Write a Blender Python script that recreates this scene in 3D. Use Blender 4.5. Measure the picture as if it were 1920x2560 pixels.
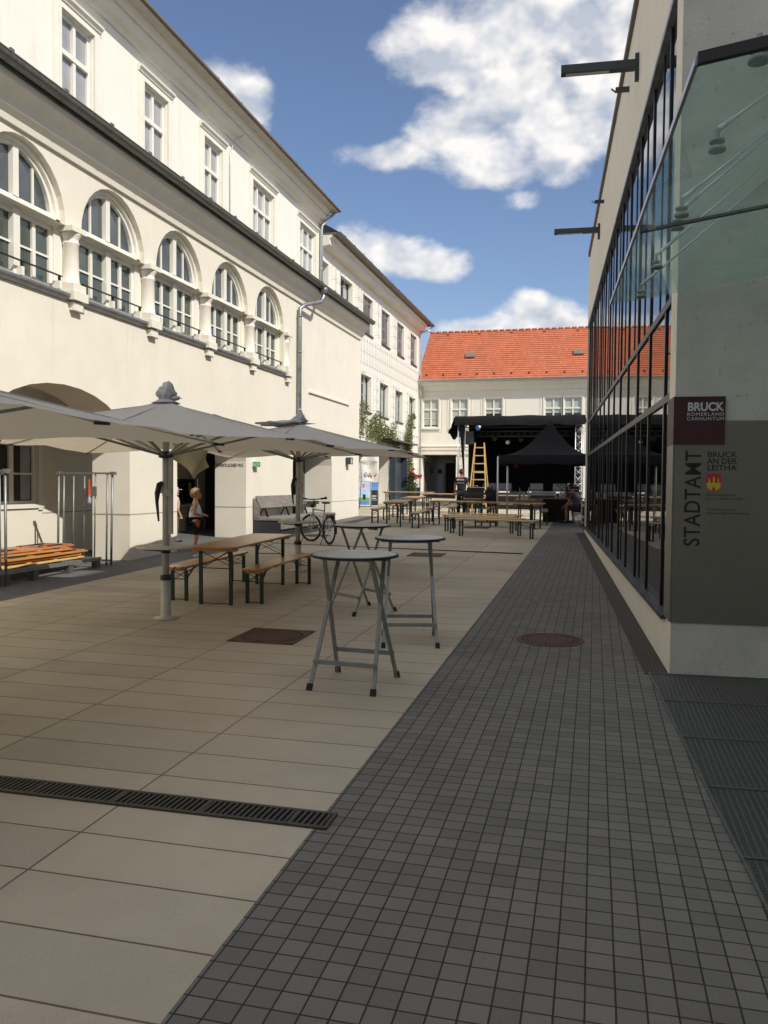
import bpy, bmesh, math, random
from math import sin, cos, pi, radians, atan, sqrt
from mathutils import Vector, Matrix, noise as mnoise
scene = bpy.context.scene
COL = scene.collection
for o in list(bpy.data.objects): bpy.data.objects.remove(o)
RS = random.Random(7)

# ------------------------------------------------------------------ camera
CAM_H = 1.78
SLOPE = .018                                   # the yard rises gently away from the viewer
SUN = Vector((1, -.6, 1.08)).normalized()      # direction towards the sun
cam = bpy.data.cameras.new('camera'); camo = bpy.data.objects.new('camera', cam); COL.objects.link(camo)
yaw = atan((1485 - 960) / 2071); pit = radians(2.0); rol = radians(.5)
fw = Vector((-sin(yaw)*cos(pit), cos(yaw)*cos(pit), -sin(pit)))
rt = Vector((cos(yaw), sin(yaw), 0)); up = rt.cross(fw)
rt2 = rt*cos(rol) + up*sin(rol); up2 = up*cos(rol) - rt*sin(rol)
camo.matrix_world = Matrix(((rt2.x, up2.x, -fw.x, 0), (rt2.y, up2.y, -fw.y, 0), (rt2.z, up2.z, -fw.z, CAM_H), (0, 0, 0, 1)))
cam.sensor_fit = 'VERTICAL'; cam.sensor_height = 36; cam.lens = 2071/2560*36
cam.clip_start = .05; cam.clip_end = 1000
scene.camera = camo

# ------------------------------------------------------------------ light
sl = bpy.data.lights.new('sun', 'SUN'); sl.energy = 2.65; sl.angle = radians(.5); sl.color = (1, .95, .86)
so = bpy.data.objects.new('sun', sl); COL.objects.link(so)
so.rotation_euler = (-SUN).to_track_quat('-Z', 'Y').to_euler()
scene.view_settings.view_transform = 'Standard'; scene.view_settings.look = 'None'
scene.view_settings.exposure = .76; scene.view_settings.gamma = 1
scene.cycles.max_bounces = 8; scene.cycles.use_denoising = True
scene.cycles.caustics_reflective = False; scene.cycles.caustics_refractive = False

class NT:
    def __init__(s, tree): s.t = tree; s.n = tree.nodes; s.l = tree.links
    def add(s, kind, **kw):
        nd = s.n.new(kind)
        for k, v in kw.items():
            if k.startswith('i_'):
                key = k[2:]; key = int(key) if key.isdigit() else key.replace('_', ' ')
                s.put(nd.inputs[key], v)
            else: setattr(nd, k, v)
        return nd
    def put(s, inp, v):
        if isinstance(v, bpy.types.NodeSocket): s.l.new(v, inp)
        else: inp.default_value = v
    def m(s, op, a, b=None, c=None, clamp=False):
        nd = s.n.new('ShaderNodeMath'); nd.operation = op; nd.use_clamp = clamp
        s.put(nd.inputs[0], a)
        if b is not None: s.put(nd.inputs[1], b)
        if c is not None: s.put(nd.inputs[2], c)
        return nd.outputs[0]
    def mix(s, f, a, b, blend='MIX'):
        nd = s.n.new('ShaderNodeMix'); nd.data_type = 'RGBA'; nd.blend_type = blend
        s.put(nd.inputs[0], f); s.put(nd.inputs[6], a); s.put(nd.inputs[7], b); return nd.outputs[2]
    def ramp(s, f, a, b):
        nd = s.n.new('ShaderNodeMapRange'); nd.interpolation_type = 'SMOOTHSTEP'
        s.put(nd.inputs[0], f); nd.inputs[1].default_value = a; nd.inputs[2].default_value = b; return nd.outputs[0]

def c4(c): return (c[0], c[1], c[2], 1)

# ------------------------------------------------------------------ world: sky and clouds
w = bpy.data.worlds.new('World'); scene.world = w; w.use_nodes = True
T = NT(w.node_tree); T.n.clear()
sky = T.add('ShaderNodeTexSky', sky_type='NISHITA'); sky.sun_disc = False
sky.sun_elevation = math.asin(SUN.z); sky.sun_rotation = math.atan2(SUN.x, SUN.y)
sky.air_density = 1.0; sky.dust_density = .6; sky.ozone_density = 1.6
bg = T.add('ShaderNodeBackground'); T.put(bg.inputs[1], .071)
T.l.new(T.mix(1.0, sky.outputs[0], (.98, .98, 1.06, 1), 'MULTIPLY'), bg.inputs[0])
tc = T.add('ShaderNodeTexCoord'); sep = T.add('ShaderNodeSeparateXYZ', i_0=tc.outputs['Generated'])
az = T.m('ARCTAN2', sep.outputs[0], sep.outputs[1]); el = T.m('ARCSINE', sep.outputs[2])
com = T.add('ShaderNodeCombineXYZ', i_0=az, i_1=el, i_2=0.0)
wn = T.add('ShaderNodeTexNoise', i_Vector=com.outputs[0], i_Scale=14.0, i_Detail=3.0)
warp = T.add('ShaderNodeVectorMath', operation='SCALE'); T.l.new(wn.outputs['Color'], warp.inputs[0]); warp.inputs['Scale'].default_value = .03
wv = T.add('ShaderNodeVectorMath', operation='ADD'); T.l.new(com.outputs[0], wv.inputs[0]); T.l.new(warp.outputs[0], wv.inputs[1])
ws = T.add('ShaderNodeSeparateXYZ', i_0=wv.outputs[0])
# azimuth, elevation, half widths of the cloud heaps (radians), weight
BLOBS = [(-.178, .475, .085, .040, 1), (-.08, .493, .12, .05, 1), (.007, .45, .065, .078, 1), (-.097, .435, .092, .048, 1), (-.037, .40, .08, .04, .85), (-.233, .369, .072, .020, .85),
         (-.167, .391, .062, .036, .95), (-.124, .365, .07, .028, .9), (-.046, .366, .044, .028, .8), (-.036, .345, .03, .014, .6), (-.096, .326, .020, .008, .15), (-.422, .422, .042, .034, 1), (-.447, .431, .032, .026, .8),
         (-.403, .406, .022, .022, .7), (-.256, .267, .062, .030, 1), (-.203, .256, .055, .021, .95), (-.289, .277, .033, .026, .8), (-.066, .191, .064, .033, 1), (-.122, .181, .078, .020, .9), (-.02, .181, .055, .023, .9), (-.075, .209, .032, .020, .9),
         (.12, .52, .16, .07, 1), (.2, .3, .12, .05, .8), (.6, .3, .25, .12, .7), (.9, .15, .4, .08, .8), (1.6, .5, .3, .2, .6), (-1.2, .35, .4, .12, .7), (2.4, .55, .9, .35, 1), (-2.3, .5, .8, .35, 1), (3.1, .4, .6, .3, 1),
         (0, 1.30, 9, .50, 1.3), (1.3, .9, .6, .3, 1), (-1.5, .8, .5, .25, 1)]  # overhead and rear heaps are unseen, added to brighten the shaded yard
F = None
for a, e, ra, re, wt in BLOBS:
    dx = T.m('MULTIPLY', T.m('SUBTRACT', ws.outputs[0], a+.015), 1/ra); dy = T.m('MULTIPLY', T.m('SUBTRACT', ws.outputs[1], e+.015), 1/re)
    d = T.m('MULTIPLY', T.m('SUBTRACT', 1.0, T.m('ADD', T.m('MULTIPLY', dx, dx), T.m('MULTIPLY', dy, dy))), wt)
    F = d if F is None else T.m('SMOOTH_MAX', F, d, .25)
sc3 = T.add('ShaderNodeVectorMath', operation='MULTIPLY'); T.l.new(com.outputs[0], sc3.inputs[0]); sc3.inputs[1].default_value = (1, 1.5, 1)
def fbm(vec, scale, det): return T.add('ShaderNodeTexNoise', i_Vector=vec, i_Scale=scale, i_Detail=det, i_Roughness=.6).outputs[0]
n1 = fbm(sc3.outputs[0], 17.0, 6.0); 
off = T.add('ShaderNodeVectorMath', operation='ADD'); T.l.new(sc3.outputs[0], off.inputs[0]); off.inputs[1].default_value = (.016, .030, 0)
n2 = fbm(off.outputs[0], 12.0, 3.0); n3 = fbm(sc3.outputs[0], 12.0, 3.0)
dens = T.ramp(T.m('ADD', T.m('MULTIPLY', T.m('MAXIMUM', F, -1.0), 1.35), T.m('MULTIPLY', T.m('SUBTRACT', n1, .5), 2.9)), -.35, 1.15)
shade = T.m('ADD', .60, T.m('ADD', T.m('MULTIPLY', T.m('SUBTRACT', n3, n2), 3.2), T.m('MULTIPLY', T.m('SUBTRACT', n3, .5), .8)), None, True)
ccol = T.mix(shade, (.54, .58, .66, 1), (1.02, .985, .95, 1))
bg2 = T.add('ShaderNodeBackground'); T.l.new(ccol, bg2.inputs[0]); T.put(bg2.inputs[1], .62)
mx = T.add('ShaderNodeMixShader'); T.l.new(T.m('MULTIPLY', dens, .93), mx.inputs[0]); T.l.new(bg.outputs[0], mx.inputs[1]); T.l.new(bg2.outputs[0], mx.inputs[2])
wo = T.add('ShaderNodeOutputWorld'); T.l.new(mx.outputs[0], wo.inputs[0])

# ------------------------------------------------------------------ materials
M = {}
def mat(name, col, rough=.6, metal=0., var=.12, scale=6., bump=0., bscale=60., spec=.5, coat=0., emis=None, dirt=None, weather=False):
    m = bpy.data.materials.new(name); m.use_nodes = True; t = NT(m.node_tree)
    b = t.n['Principled BSDF']; b.inputs['Roughness'].default_value = rough; b.inputs['Metallic'].default_value = metal
    b.inputs['Specular IOR Level'].default_value = spec; b.inputs['Coat Weight'].default_value = coat
    tcn = t.add('ShaderNodeTexCoord')
    nz = t.add('ShaderNodeTexNoise', i_Vector=tcn.outputs['Object'], i_Scale=scale, i_Detail=6.0, i_Roughness=.65)
    k = t.m('ADD', 1.0, t.m('MULTIPLY', t.m('SUBTRACT', nz.outputs[0], .5), 2*var*1.6))
    cc = t.mix(1.0, c4(col), (1, 1, 1, 1), 'MULTIPLY')
    cb = t.add('ShaderNodeVectorMath', operation='SCALE'); t.l.new(cc, cb.inputs[0]); t.l.new(k, cb.inputs['Scale'])
    out = cb.outputs[0]
    if dirt:
        dz = t.add('ShaderNodeTexNoise', i_Vector=tcn.outputs['Object'], i_Scale=dirt[1], i_Detail=8.0, i_Roughness=.7)
        out = t.mix(t.m('MULTIPLY', t.ramp(dz.outputs[0], dirt[2], dirt[3]), dirt[4]), out, c4(dirt[0]))
    if weather:
        sz = t.add('ShaderNodeSeparateXYZ', i_0=tcn.outputs['Object'])
        st = t.add('ShaderNodeVectorMath', operation='MULTIPLY'); t.l.new(tcn.outputs['Object'], st.inputs[0]); st.inputs[1].default_value = (5, 5, .35)
        sn = t.add('ShaderNodeTexNoise', i_Vector=st.outputs[0], i_Scale=1.0, i_Detail=7.0, i_Roughness=.7)
        low_ = t.m('MULTIPLY', t.m('SUBTRACT', 1.0, t.ramp(sz.outputs[2], .15, 1.1)), t.ramp(nz.outputs[0], .35, .7))
        stk = t.m('MULTIPLY', t.ramp(sn.outputs[0], .52, .74), t.m('MULTIPLY', t.ramp(sz.outputs[2], 3.2, 4.75), 1.0))
        out = t.mix(t.m('MULTIPLY', low_, .45), out, (col[0]*.62, col[1]*.60, col[2]*.56, 1))
        out = t.mix(t.m('MULTIPLY', stk, .30), out, (col[0]*.66, col[1]*.64, col[2]*.58, 1))
    t.l.new(out, b.inputs['Base Color'])
    if bump:
        bz = t.add('ShaderNodeTexNoise', i_Vector=tcn.outputs['Object'], i_Scale=bscale, i_Detail=4.0)
        bn = t.add('ShaderNodeBump', i_Strength=bump, i_Distance=.01); t.l.new(bz.outputs[0], bn.inputs['Height']); t.l.new(bn.outputs[0], b.inputs['Normal'])
    if emis: b.inputs['Emission Color'].default_value = c4(emis[0]); b.inputs['Emission Strength'].default_value = emis[1]
    M[name] = m; return m
mat('plaster', (.77, .725, .62), .85, weather=True, var=.075, scale=1.1, bump=.25, bscale=45, dirt=((.62, .57, .47), .5, .6, .8, .25))
mat('plaster_white', (.80, .77, .69), .85, weather=True, var=.035, scale=1.2, bump=.15, bscale=45, dirt=((.62, .60, .54), .5, .6, .85, .2))
mat('plaster_moulding', (.78, .74, .65), .75, var=.07, scale=3, bump=.2, bscale=30, dirt=((.5, .47, .40), 2.5, .58, .78, .4))
mat('cornice_soffit', (.50, .46, .38), .85, var=.15, scale=3, bump=.2, bscale=30, dirt=((.30, .27, .2), 3.5, .55, .75, .5))  # grey-brown of the shaded soffit put into the base colour
mat('groove_shade', (.36, .33, .27), .9, var=.1)
mat('frame_white', (.80, .775, .70), .45, var=.03, scale=4)
mat('pane_green', (.055, .075, .065), .03, var=.5, scale=1.2, spec=.9)
mat('pane_sky', (.05, .065, .075), .02, var=.35, scale=1.3, spec=1.0)
mat('pane_blind', (.33, .33, .35), .12, var=.22, scale=2.0, spec=.8)
mat('pane_dark', (.02, .022, .022), .06, var=.4, scale=2, spec=.8)
mat('pane_pale', (.42, .45, .42), .15, var=.2, scale=1.5, spec=.8)
mat('zinc', (.30, .31, .32), .42, .65, var=.25, scale=5, bump=.1, bscale=20, dirt=((.10, .10, .085), 4, .5, .7, .6))
mat('zinc_light', (.48, .50, .52), .38, .7, var=.15, scale=5)
mat('zinc_dark', (.17, .175, .155), .5, .35, var=.35, scale=14, bump=.1)
mat('roof_dark', (.16, .13, .11), .7, var=.2, scale=6)
mat('concrete', (.55, .545, .49), .9, var=.16, scale=2.2, bump=.8, bscale=70, dirt=((.22, .21, .18), 16, .60, .70, .7))
mat('concrete_warm', (.80, .75, .64), .9, var=.06, scale=3, bump=.4, bscale=90)
mat('black_metal', (.012, .012, .014), .35, .2, var=.2)
mat('dark_metal', (.05, .052, .055), .45, .4, var=.2)
mat('glass_black', (.006, .007, .008), .0, var=.0, spec=1.0)
M['glass_black'].node_tree.nodes['Principled BSDF'].inputs['IOR'].default_value = 2.9
mat('galv', (.27, .285, .28), .5, .6, var=.3, scale=18, bump=.15, bscale=50, dirt=((.16, .15, .14), 20, .58, .7, .6))
mat('galv_dark', (.17, .18, .175), .5, .6, var=.35, scale=22, bump=.15, bscale=50, dirt=((.07, .065, .06), 25, .5, .7, .6))
mat('alu', (.55, .56, .57), .35, .8, var=.15, scale=12)
mat('truss', (.62, .63, .64), .4, .55, var=.15, scale=9)
mat('pole_grey', (.48, .48, .45), .5, .15, var=.12, scale=9)
mat('canvas', (.82, .815, .80), .85, var=.05, scale=2.5, bump=.5, bscale=9)
mat('canvas_flap', (.50, .47, .33), .9, var=.12, scale=5)
mat('canvas_cap', (.46, .47, .48), .8, var=.15, scale=8)
mat('tarp', (.006, .006, .007), .5, spec=.18, var=.4, scale=3, bump=.9, bscale=5)
mat('black_cloth', (.008, .008, .009), .9, var=.3, scale=4)
mat('tent_cloth', (.014, .013, .016), .8, spec=.15, var=.15, scale=3, bump=.3, bscale=8)
mat('black_plastic', (.018, .018, .02), .5, var=.3, scale=10)
mat('steel_panel', (.19, .18, .155), .38, .45, var=.10, scale=2.5)
mat('maroon', (.040, .004, .010), .5, var=.05)
mat('letter_black', (.008, .008, .008), .6, var=0)
mat('letter_white', (.55, .57, .58), .6, var=0)
mat('letter_grey', (.16, .15, .13), .7, var=0)
mat('arms_red', (.45, .02, .02), .5, var=.05)
mat('arms_gold', (.55, .42, .03), .5, var=.1)
mat('green_frame', (.012, .035, .028), .45, .2, var=.3, scale=10)
mat('rubber', (.015, .015, .015), .8, var=.2)
mat('bike_white', (.50, .51, .50), .35, .2, var=.05)
mat('bike_red', (.18, .015, .02), .5, var=.1)
mat('red_glow', (.35, .02, .02), .4, var=.1)
mat('chrome', (.6, .6, .6), .25, 1., var=.05)
mat('skin', (.52, .27, .17), .55, var=.08, scale=20)
mat('skin_tan', (.36, .17, .10), .55, var=.08, scale=20)
mat('hair_blond', (.27, .16, .065), .7, var=.45, scale=55, bump=.5, bscale=90)
mat('hair_brown', (.055, .03, .018), .8, var=.4, scale=45, bump=.5, bscale=90)
mat('shirt_white', (.68, .67, .70), .85, var=.05, scale=12, bump=.3, bscale=25)
mat('shirt_black', (.012, .012, .014), .85, var=.2, scale=12, bump=.3, bscale=25)
mat('shirt_grey', (.085, .09, .095), .85, var=.1, scale=12, bump=.3, bscale=25)
mat('shirt_pink', (.62, .42, .36), .85, var=.25, scale=14)
mat('shorts_navy', (.008, .009, .014), .85, var=.2)
mat('trousers_olive', (.12, .10, .045), .85, var=.15, scale=15)
mat('orange_panel', (.50, .09, .035), .8, var=.1)
mat('cap_white', (.62, .60, .56), .8, var=.05)
mat('paper', (.70, .70, .68), .6, var=.03)
mat('note_yellow', (.55, .60, .10), .6, var=.03)
mat('door_blue', (.045, .06, .08), .45, var=.08, scale=2)
mat('door_brown', (.035, .028, .022), .6, var=.15)
mat('blind_grey', (.14, .135, .13), .7, var=.06, scale=3)
mat('gel_blue', (.03, .22, .65), .3, var=.3, scale=20)
mat('gel_white', (.7, .75, .8), .3, var=.1)
mat('bottle_green', (.015, .10, .03), .1, var=.1, spec=.9)
mat('bottle_clear', (.30, .36, .40), .1, var=.15, spec=.9)
mat('exit_green', (.01, .28, .10), .4, var=.02)
mat('strap_orange', (.85, .12, .02), .6, var=.1)
mat('rust_iron', (.10, .058, .045), .75, .3, var=.3, scale=30, bump=.6, bscale=50)
mat('drain_iron', (.075, .065, .055), .6, .4, var=.25, scale=25)
mat('void', (.004, .004, .004), 1., var=0)
mat('asphalt', (.085, .08, .078), .9, var=.15, scale=3, bump=.4, bscale=80)
mat('petal_red', (.50, .012, .02), .6, var=.3, scale=10)
mat('stem', (.10, .075, .045), .9, var=.2)
mat('lamp_glass', (.55, .55, .52), .3, var=.02)
mat('bench_stone', (.26, .235, .215), .8, var=.15, scale=5, bump=.3)
mat('bench_side', (.022, .023, .026), .6, var=.1)
mat('ridge_mortar', (.62, .42, .36), .9, var=.1)
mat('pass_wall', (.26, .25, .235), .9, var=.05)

def leaf_mat(name, c1, c2):
    m = bpy.data.materials.new(name); m.use_nodes = True; t = NT(m.node_tree); b = t.n['Principled BSDF']
    tcn = t.add('ShaderNodeTexCoord'); nz = t.add('ShaderNodeTexNoise', i_Vector=tcn.outputs['Object'], i_Scale=5.0, i_Detail=5.0)
    t.l.new(t.mix(t.ramp(nz.outputs[0], .35, .65), c4(c1), c4(c2)), b.inputs['Base Color']); b.inputs['Roughness'].default_value = .55
    tr = t.add('ShaderNodeBsdfTranslucent'); tr.inputs[0].default_value = c4([min(1, x*1.6) for x in c2])
    ms = t.add('ShaderNodeMixShader'); ms.inputs[0].default_value = .3
    t.l.new(b.outputs[0], ms.inputs[1]); t.l.new(tr.outputs[0], ms.inputs[2]); t.l.new(ms.outputs[0], t.n['Material Output'].inputs[0]); M[name] = m
leaf_mat('leaf', (.05, .085, .02), (.16, .19, .045)); leaf_mat('leaf_olive', (.10, .09, .03), (.20, .17, .07)); leaf_mat('leaf_dark', (.02, .05, .015), (.06, .10, .03))
def canvas_translucent():
    m = M['canvas']; t = NT(m.node_tree); b = t.n['Principled BSDF']
    tr = t.add('ShaderNodeBsdfTranslucent'); tr.inputs[0].default_value = (.50, .44, .32, 1)
    ms = t.add('ShaderNodeMixShader'); ms.inputs[0].default_value = .48
    t.l.new(b.outputs[0], ms.inputs[1]); t.l.new(tr.outputs[0], ms.inputs[2]); t.l.new(ms.outputs[0], t.n['Material Output'].inputs[0])
canvas_translucent()
def wood_mat(name, c1, c2, rough=.35, coat=.3, wear=.3):
    m = bpy.data.materials.new(name); m.use_nodes = True; t = NT(m.node_tree); b = t.n['Principled BSDF']
    tcn = t.add('ShaderNodeTexCoord'); mp = t.add('ShaderNodeMapping', i_Vector=tcn.outputs['Object']); mp.inputs['Scale'].default_value = (14, 1.2, 14)
    nz = t.add('ShaderNodeTexNoise', i_Vector=mp.outputs[0], i_Scale=2.2, i_Detail=6.0, i_Distortion=.6)
    n2 = t.add('ShaderNodeTexNoise', i_Vector=tcn.outputs['Object'], i_Scale=2.6, i_Detail=5.0)
    c = t.mix(t.ramp(nz.outputs[0], .3, .7), c4(c1), c4(c2))
    c = t.mix(t.m('MULTIPLY', t.ramp(n2.outputs[0], .52, .7), wear), c, (c1[0]*.35, c1[1]*.35, c1[2]*.4, 1))
    t.l.new(c, b.inputs['Base Color']); b.inputs['Roughness'].default_value = rough; b.inputs['Coat Weight'].default_value = coat; b.inputs['Coat Roughness'].default_value = .25
    M[name] = m
wood_mat('wood_orange', (.42, .18, .05), (.58, .28, .085)); wood_mat('wood_brown', (.30, .19, .10), (.40, .27, .16), .5, .15)
wood_mat('wood_pale', (.55, .38, .18), (.66, .48, .25), .5, .1, .12); wood_mat('wood_pine', (.60, .38, .13), (.72, .48, .19), .5, .1, .1); wood_mat('wood_red', (.42, .14, .05), (.52, .22, .09), .4, .2)
wood_mat('wood_grey', (.15, .13, .115), (.23, .205, .18), .8, 0)

def paving(name, bw, bh, mortar, c1, c2, cm, rough=.85, bump=.5, stain=.25, swap=False, spots=True):
    m = bpy.data.materials.new(name); m.use_nodes = True; t = NT(m.node_tree); b = t.n['Principled BSDF']
    tcn = t.add('ShaderNodeTexCoord'); s_ = t.add('ShaderNodeSeparateXYZ', i_0=tcn.outputs['Object'])
    cx = t.add('ShaderNodeCombineXYZ', i_0=s_.outputs[1 if swap else 0], i_1=s_.outputs[0 if swap else 1], i_2=0.0)
    wob = t.add('ShaderNodeTexNoise', i_Vector=tcn.outputs['Object'], i_Scale=3.0, i_Detail=2.0)
    wsc = t.add('ShaderNodeVectorMath', operation='SCALE'); t.l.new(wob.outputs['Color'], wsc.inputs[0]); wsc.inputs['Scale'].default_value = mortar*.9
    va = t.add('ShaderNodeVectorMath', operation='ADD'); t.l.new(cx.outputs[0], va.inputs[0]); t.l.new(wsc.outputs[0], va.inputs[1])
    br = t.add('ShaderNodeTexBrick', i_Vector=va.outputs[0], i_Scale=1.0, offset=0.0, squash=1.0)
    br.inputs['Brick Width'].default_value = bw; br.inputs['Row Height'].default_value = bh; br.inputs['Mortar Size'].default_value = mortar
    br.inputs['Mortar Smooth'].default_value = .35; br.inputs['Bias'].default_value = 0
    br.inputs['Color1'].default_value = c4(c1); br.inputs['Color2'].default_value = c4(c2); br.inputs['Mortar'].default_value = c4(cm)
    big = t.add('ShaderNodeTexNoise', i_Vector=tcn.outputs['Object'], i_Scale=.7, i_Detail=7.0, i_Roughness=.65)
    fine = t.add('ShaderNodeTexNoise', i_Vector=tcn.outputs['Object'], i_Scale=160.0, i_Detail=3.0)
    k = t.m('ADD', t.m('ADD', 1.0, t.m('MULTIPLY', t.m('SUBTRACT', big.outputs[0], .5), stain*2)), t.m('MULTIPLY', t.m('SUBTRACT', fine.outputs[0], .5), .45))
    cb = t.add('ShaderNodeVectorMath', operation='SCALE'); t.l.new(br.outputs[0], cb.inputs[0]); t.l.new(k, cb.inputs['Scale'])
    out = cb.outputs[0]
    if spots:
        sp = t.add('ShaderNodeTexNoise', i_Vector=tcn.outputs['Object'], i_Scale=3.5, i_Detail=9.0, i_Roughness=.75)
        out = t.mix(t.m('MULTIPLY', t.ramp(sp.outputs[0], .68, .76), .4), out, c4([x*.45 for x in c1]))
        hz = t.add('ShaderNodeTexNoise', i_Vector=tcn.outputs['Object'], i_Scale=.45, i_Detail=5.0)
        out = t.mix(t.m('MULTIPLY', t.ramp(hz.outputs[0], .48, .66), .22), out, (c1[0]*.95, c1[1]*.78, c1[2]*.62, 1))
        vo = t.add('ShaderNodeTexVoronoi', i_Vector=tcn.outputs['Object'], i_Scale=2.3); vo.inputs['Randomness'].default_value = 1
        out = t.mix(t.m('MULTIPLY', t.m('LESS_THAN', vo.outputs[0], .028), .55), out, c4([x*.3 for x in c1]))
    t.l.new(out, b.inputs['Base Color']); b.inputs['Roughness'].default_value = rough; b.inputs['Specular IOR Level'].default_value = .35
    hh = t.m('ADD', t.m('MULTIPLY', t.m('SUBTRACT', 1.0, br.outputs[1]), 1.0), t.m('MULTIPLY', fine.outputs[0], .25))
    bn = t.add('ShaderNodeBump', i_Strength=bump, i_Distance=.006); t.l.new(hh, bn.inputs['Height']); t.l.new(bn.outputs[0], b.inputs['Normal']); M[name] = m
paving('slabs', 1.2, .39, .006, (.41, .36, .28), (.48, .42, .325), (.12, .095, .065), stain=.34)
paving('pavers', .1, .1, .0038, (.138, .131, .119), (.180, .171, .155), (.032, .028, .023), bump=.8, swap=True, stain=.2, spots=False)
paving('pavers_left', .2, .1, .005, (.11, .108, .107), (.14, .137, .135), (.06, .058, .055), bump=.5, stain=.2, spots=False)
paving('iron_grid', .034, .022, .0055, (.026, .027, .027), (.034, .034, .033), (.095, .098, .095), bump=1., stain=.1, rough=.5, spots=False)
paving('iron_grid_fine', .03, .03, .007, (.024, .020, .016), (.028, .023, .018), (.070, .058, .046), bump=.8, stain=.2, rough=.7, spots=False)
paving('iron_cover', .035, .035, .006, (.115, .062, .048), (.13, .072, .055), (.06, .032, .026), bump=1., stain=.3, rough=.75, spots=False)

def tile_mat():
    m = bpy.data.materials.new('tiles'); m.use_nodes = True; t = NT(m.node_tree); b = t.n['Principled BSDF']
    tcn = t.add('ShaderNodeTexCoord'); s_ = t.add('ShaderNodeSeparateXYZ', i_0=tcn.outputs['Object'])
    cx = t.add('ShaderNodeCombineXYZ', i_0=s_.outputs[0], i_1=s_.outputs[2], i_2=0.0)
    br = t.add('ShaderNodeTexBrick', i_Vector=cx.outputs[0], i_Scale=1.0, offset=.5)
    br.inputs['Brick Width'].default_value = .18; br.inputs['Row Height'].default_value = .179; br.inputs['Mortar Size'].default_value = .006
    br.inputs['Color1'].default_value = (.42, .12, .055, 1); br.inputs['Color2'].default_value = (.52, .150, .072, 1); br.inputs['Mortar'].default_value = (.26, .08, .045, 1)
    nz = t.add('ShaderNodeTexNoise', i_Vector=tcn.outputs['Object'], i_Scale=1.3, i_Detail=6.0)
    cb = t.add('ShaderNodeVectorMath', operation='SCALE'); t.l.new(br.outputs[0], cb.inputs[0]); t.l.new(t.m('ADD', .8, t.m('MULTIPLY', nz.outputs[0], .4)), cb.inputs['Scale'])
    t.l.new(cb.outputs[0], b.inputs['Base Color']); b.inputs['Roughness'].default_value = .8; M['tiles'] = m
tile_mat()
def canopy_glass():
    m = bpy.data.materials.new('canopy_glass'); m.use_nodes = True; t = NT(m.node_tree); t.n.remove(t.n['Principled BSDF'])
    a = t.add('ShaderNodeBsdfTransparent'); a.inputs[0].default_value = (.80, .90, .88, 1); g = t.add('ShaderNodeBsdfGlossy'); g.inputs[0].default_value = (.8, .95, .93, 1); g.inputs['Roughness'].default_value = .02
    tl = t.add('ShaderNodeBsdfTranslucent'); tl.inputs[0].default_value = (.60, .64, .58, 1)
    lw = t.add('ShaderNodeLayerWeight'); lw.inputs[0].default_value = .5; ms = t.add('ShaderNodeMixShader'); t.l.new(t.m('ADD', .03, t.m('MULTIPLY', t.m('POWER', lw.outputs['Facing'], 5.0), .5)), ms.inputs[0]); t.l.new(a.outputs[0], ms.inputs[1]); t.l.new(g.outputs[0], ms.inputs[2])
    tcn = t.add('ShaderNodeTexCoord'); nz = t.add('ShaderNodeTexNoise', i_Vector=tcn.outputs['Object'], i_Scale=4.0, i_Detail=6.0)
    m2 = t.add('ShaderNodeMixShader'); t.l.new(t.m('MULTIPLY', nz.outputs[0], .10), m2.inputs[0]); t.l.new(ms.outputs[0], m2.inputs[1]); t.l.new(tl.outputs[0], m2.inputs[2])
    t.l.new(m2.outputs[0], t.n['Material Output'].inputs[0]); M['canopy_glass'] = m
canopy_glass()

# ------------------------------------------------------------------ object helpers
def tag(o, label=None, cat=None, group=None, kind=None):
    if label: o['label'] = label
    if cat: o['category'] = cat
    if group: o['group'] = group
    if kind: o['kind'] = kind
    return o
def gz(y): return SLOPE*y
TILT = Matrix.Rotation(atan(SLOPE), 4, 'X')
def thing(name, label, cat, x=0, y=0, z=None, rz=0, group=None, tilt=False):
    o = bpy.data.objects.new(name, None); COL.objects.link(o); o.empty_display_size = .1
    R = Matrix.Rotation(rz, 4, 'Z')
    if tilt: R = TILT @ R
    o.matrix_world = Matrix.Translation((x, y, gz(y) if z is None else z)) @ R
    return tag(o, label, cat, group)
def copy_tree(o, parent=None):
    c = o.copy(); COL.objects.link(c); c.parent = parent
    for ch in [q for q in bpy.data.objects if q.parent == o]: copy_tree(ch, c)
    return c
def dup(root, x, y, rz, label, z=None, tilt=False, group=None):
    c = copy_tree(root); R = Matrix.Rotation(rz, 4, 'Z')
    if tilt: R = TILT @ R
    c.matrix_world = Matrix.Translation((x, y, gz(y) if z is None else z)) @ R
    c['label'] = label
    if group: c['group'] = group
    return c
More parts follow.
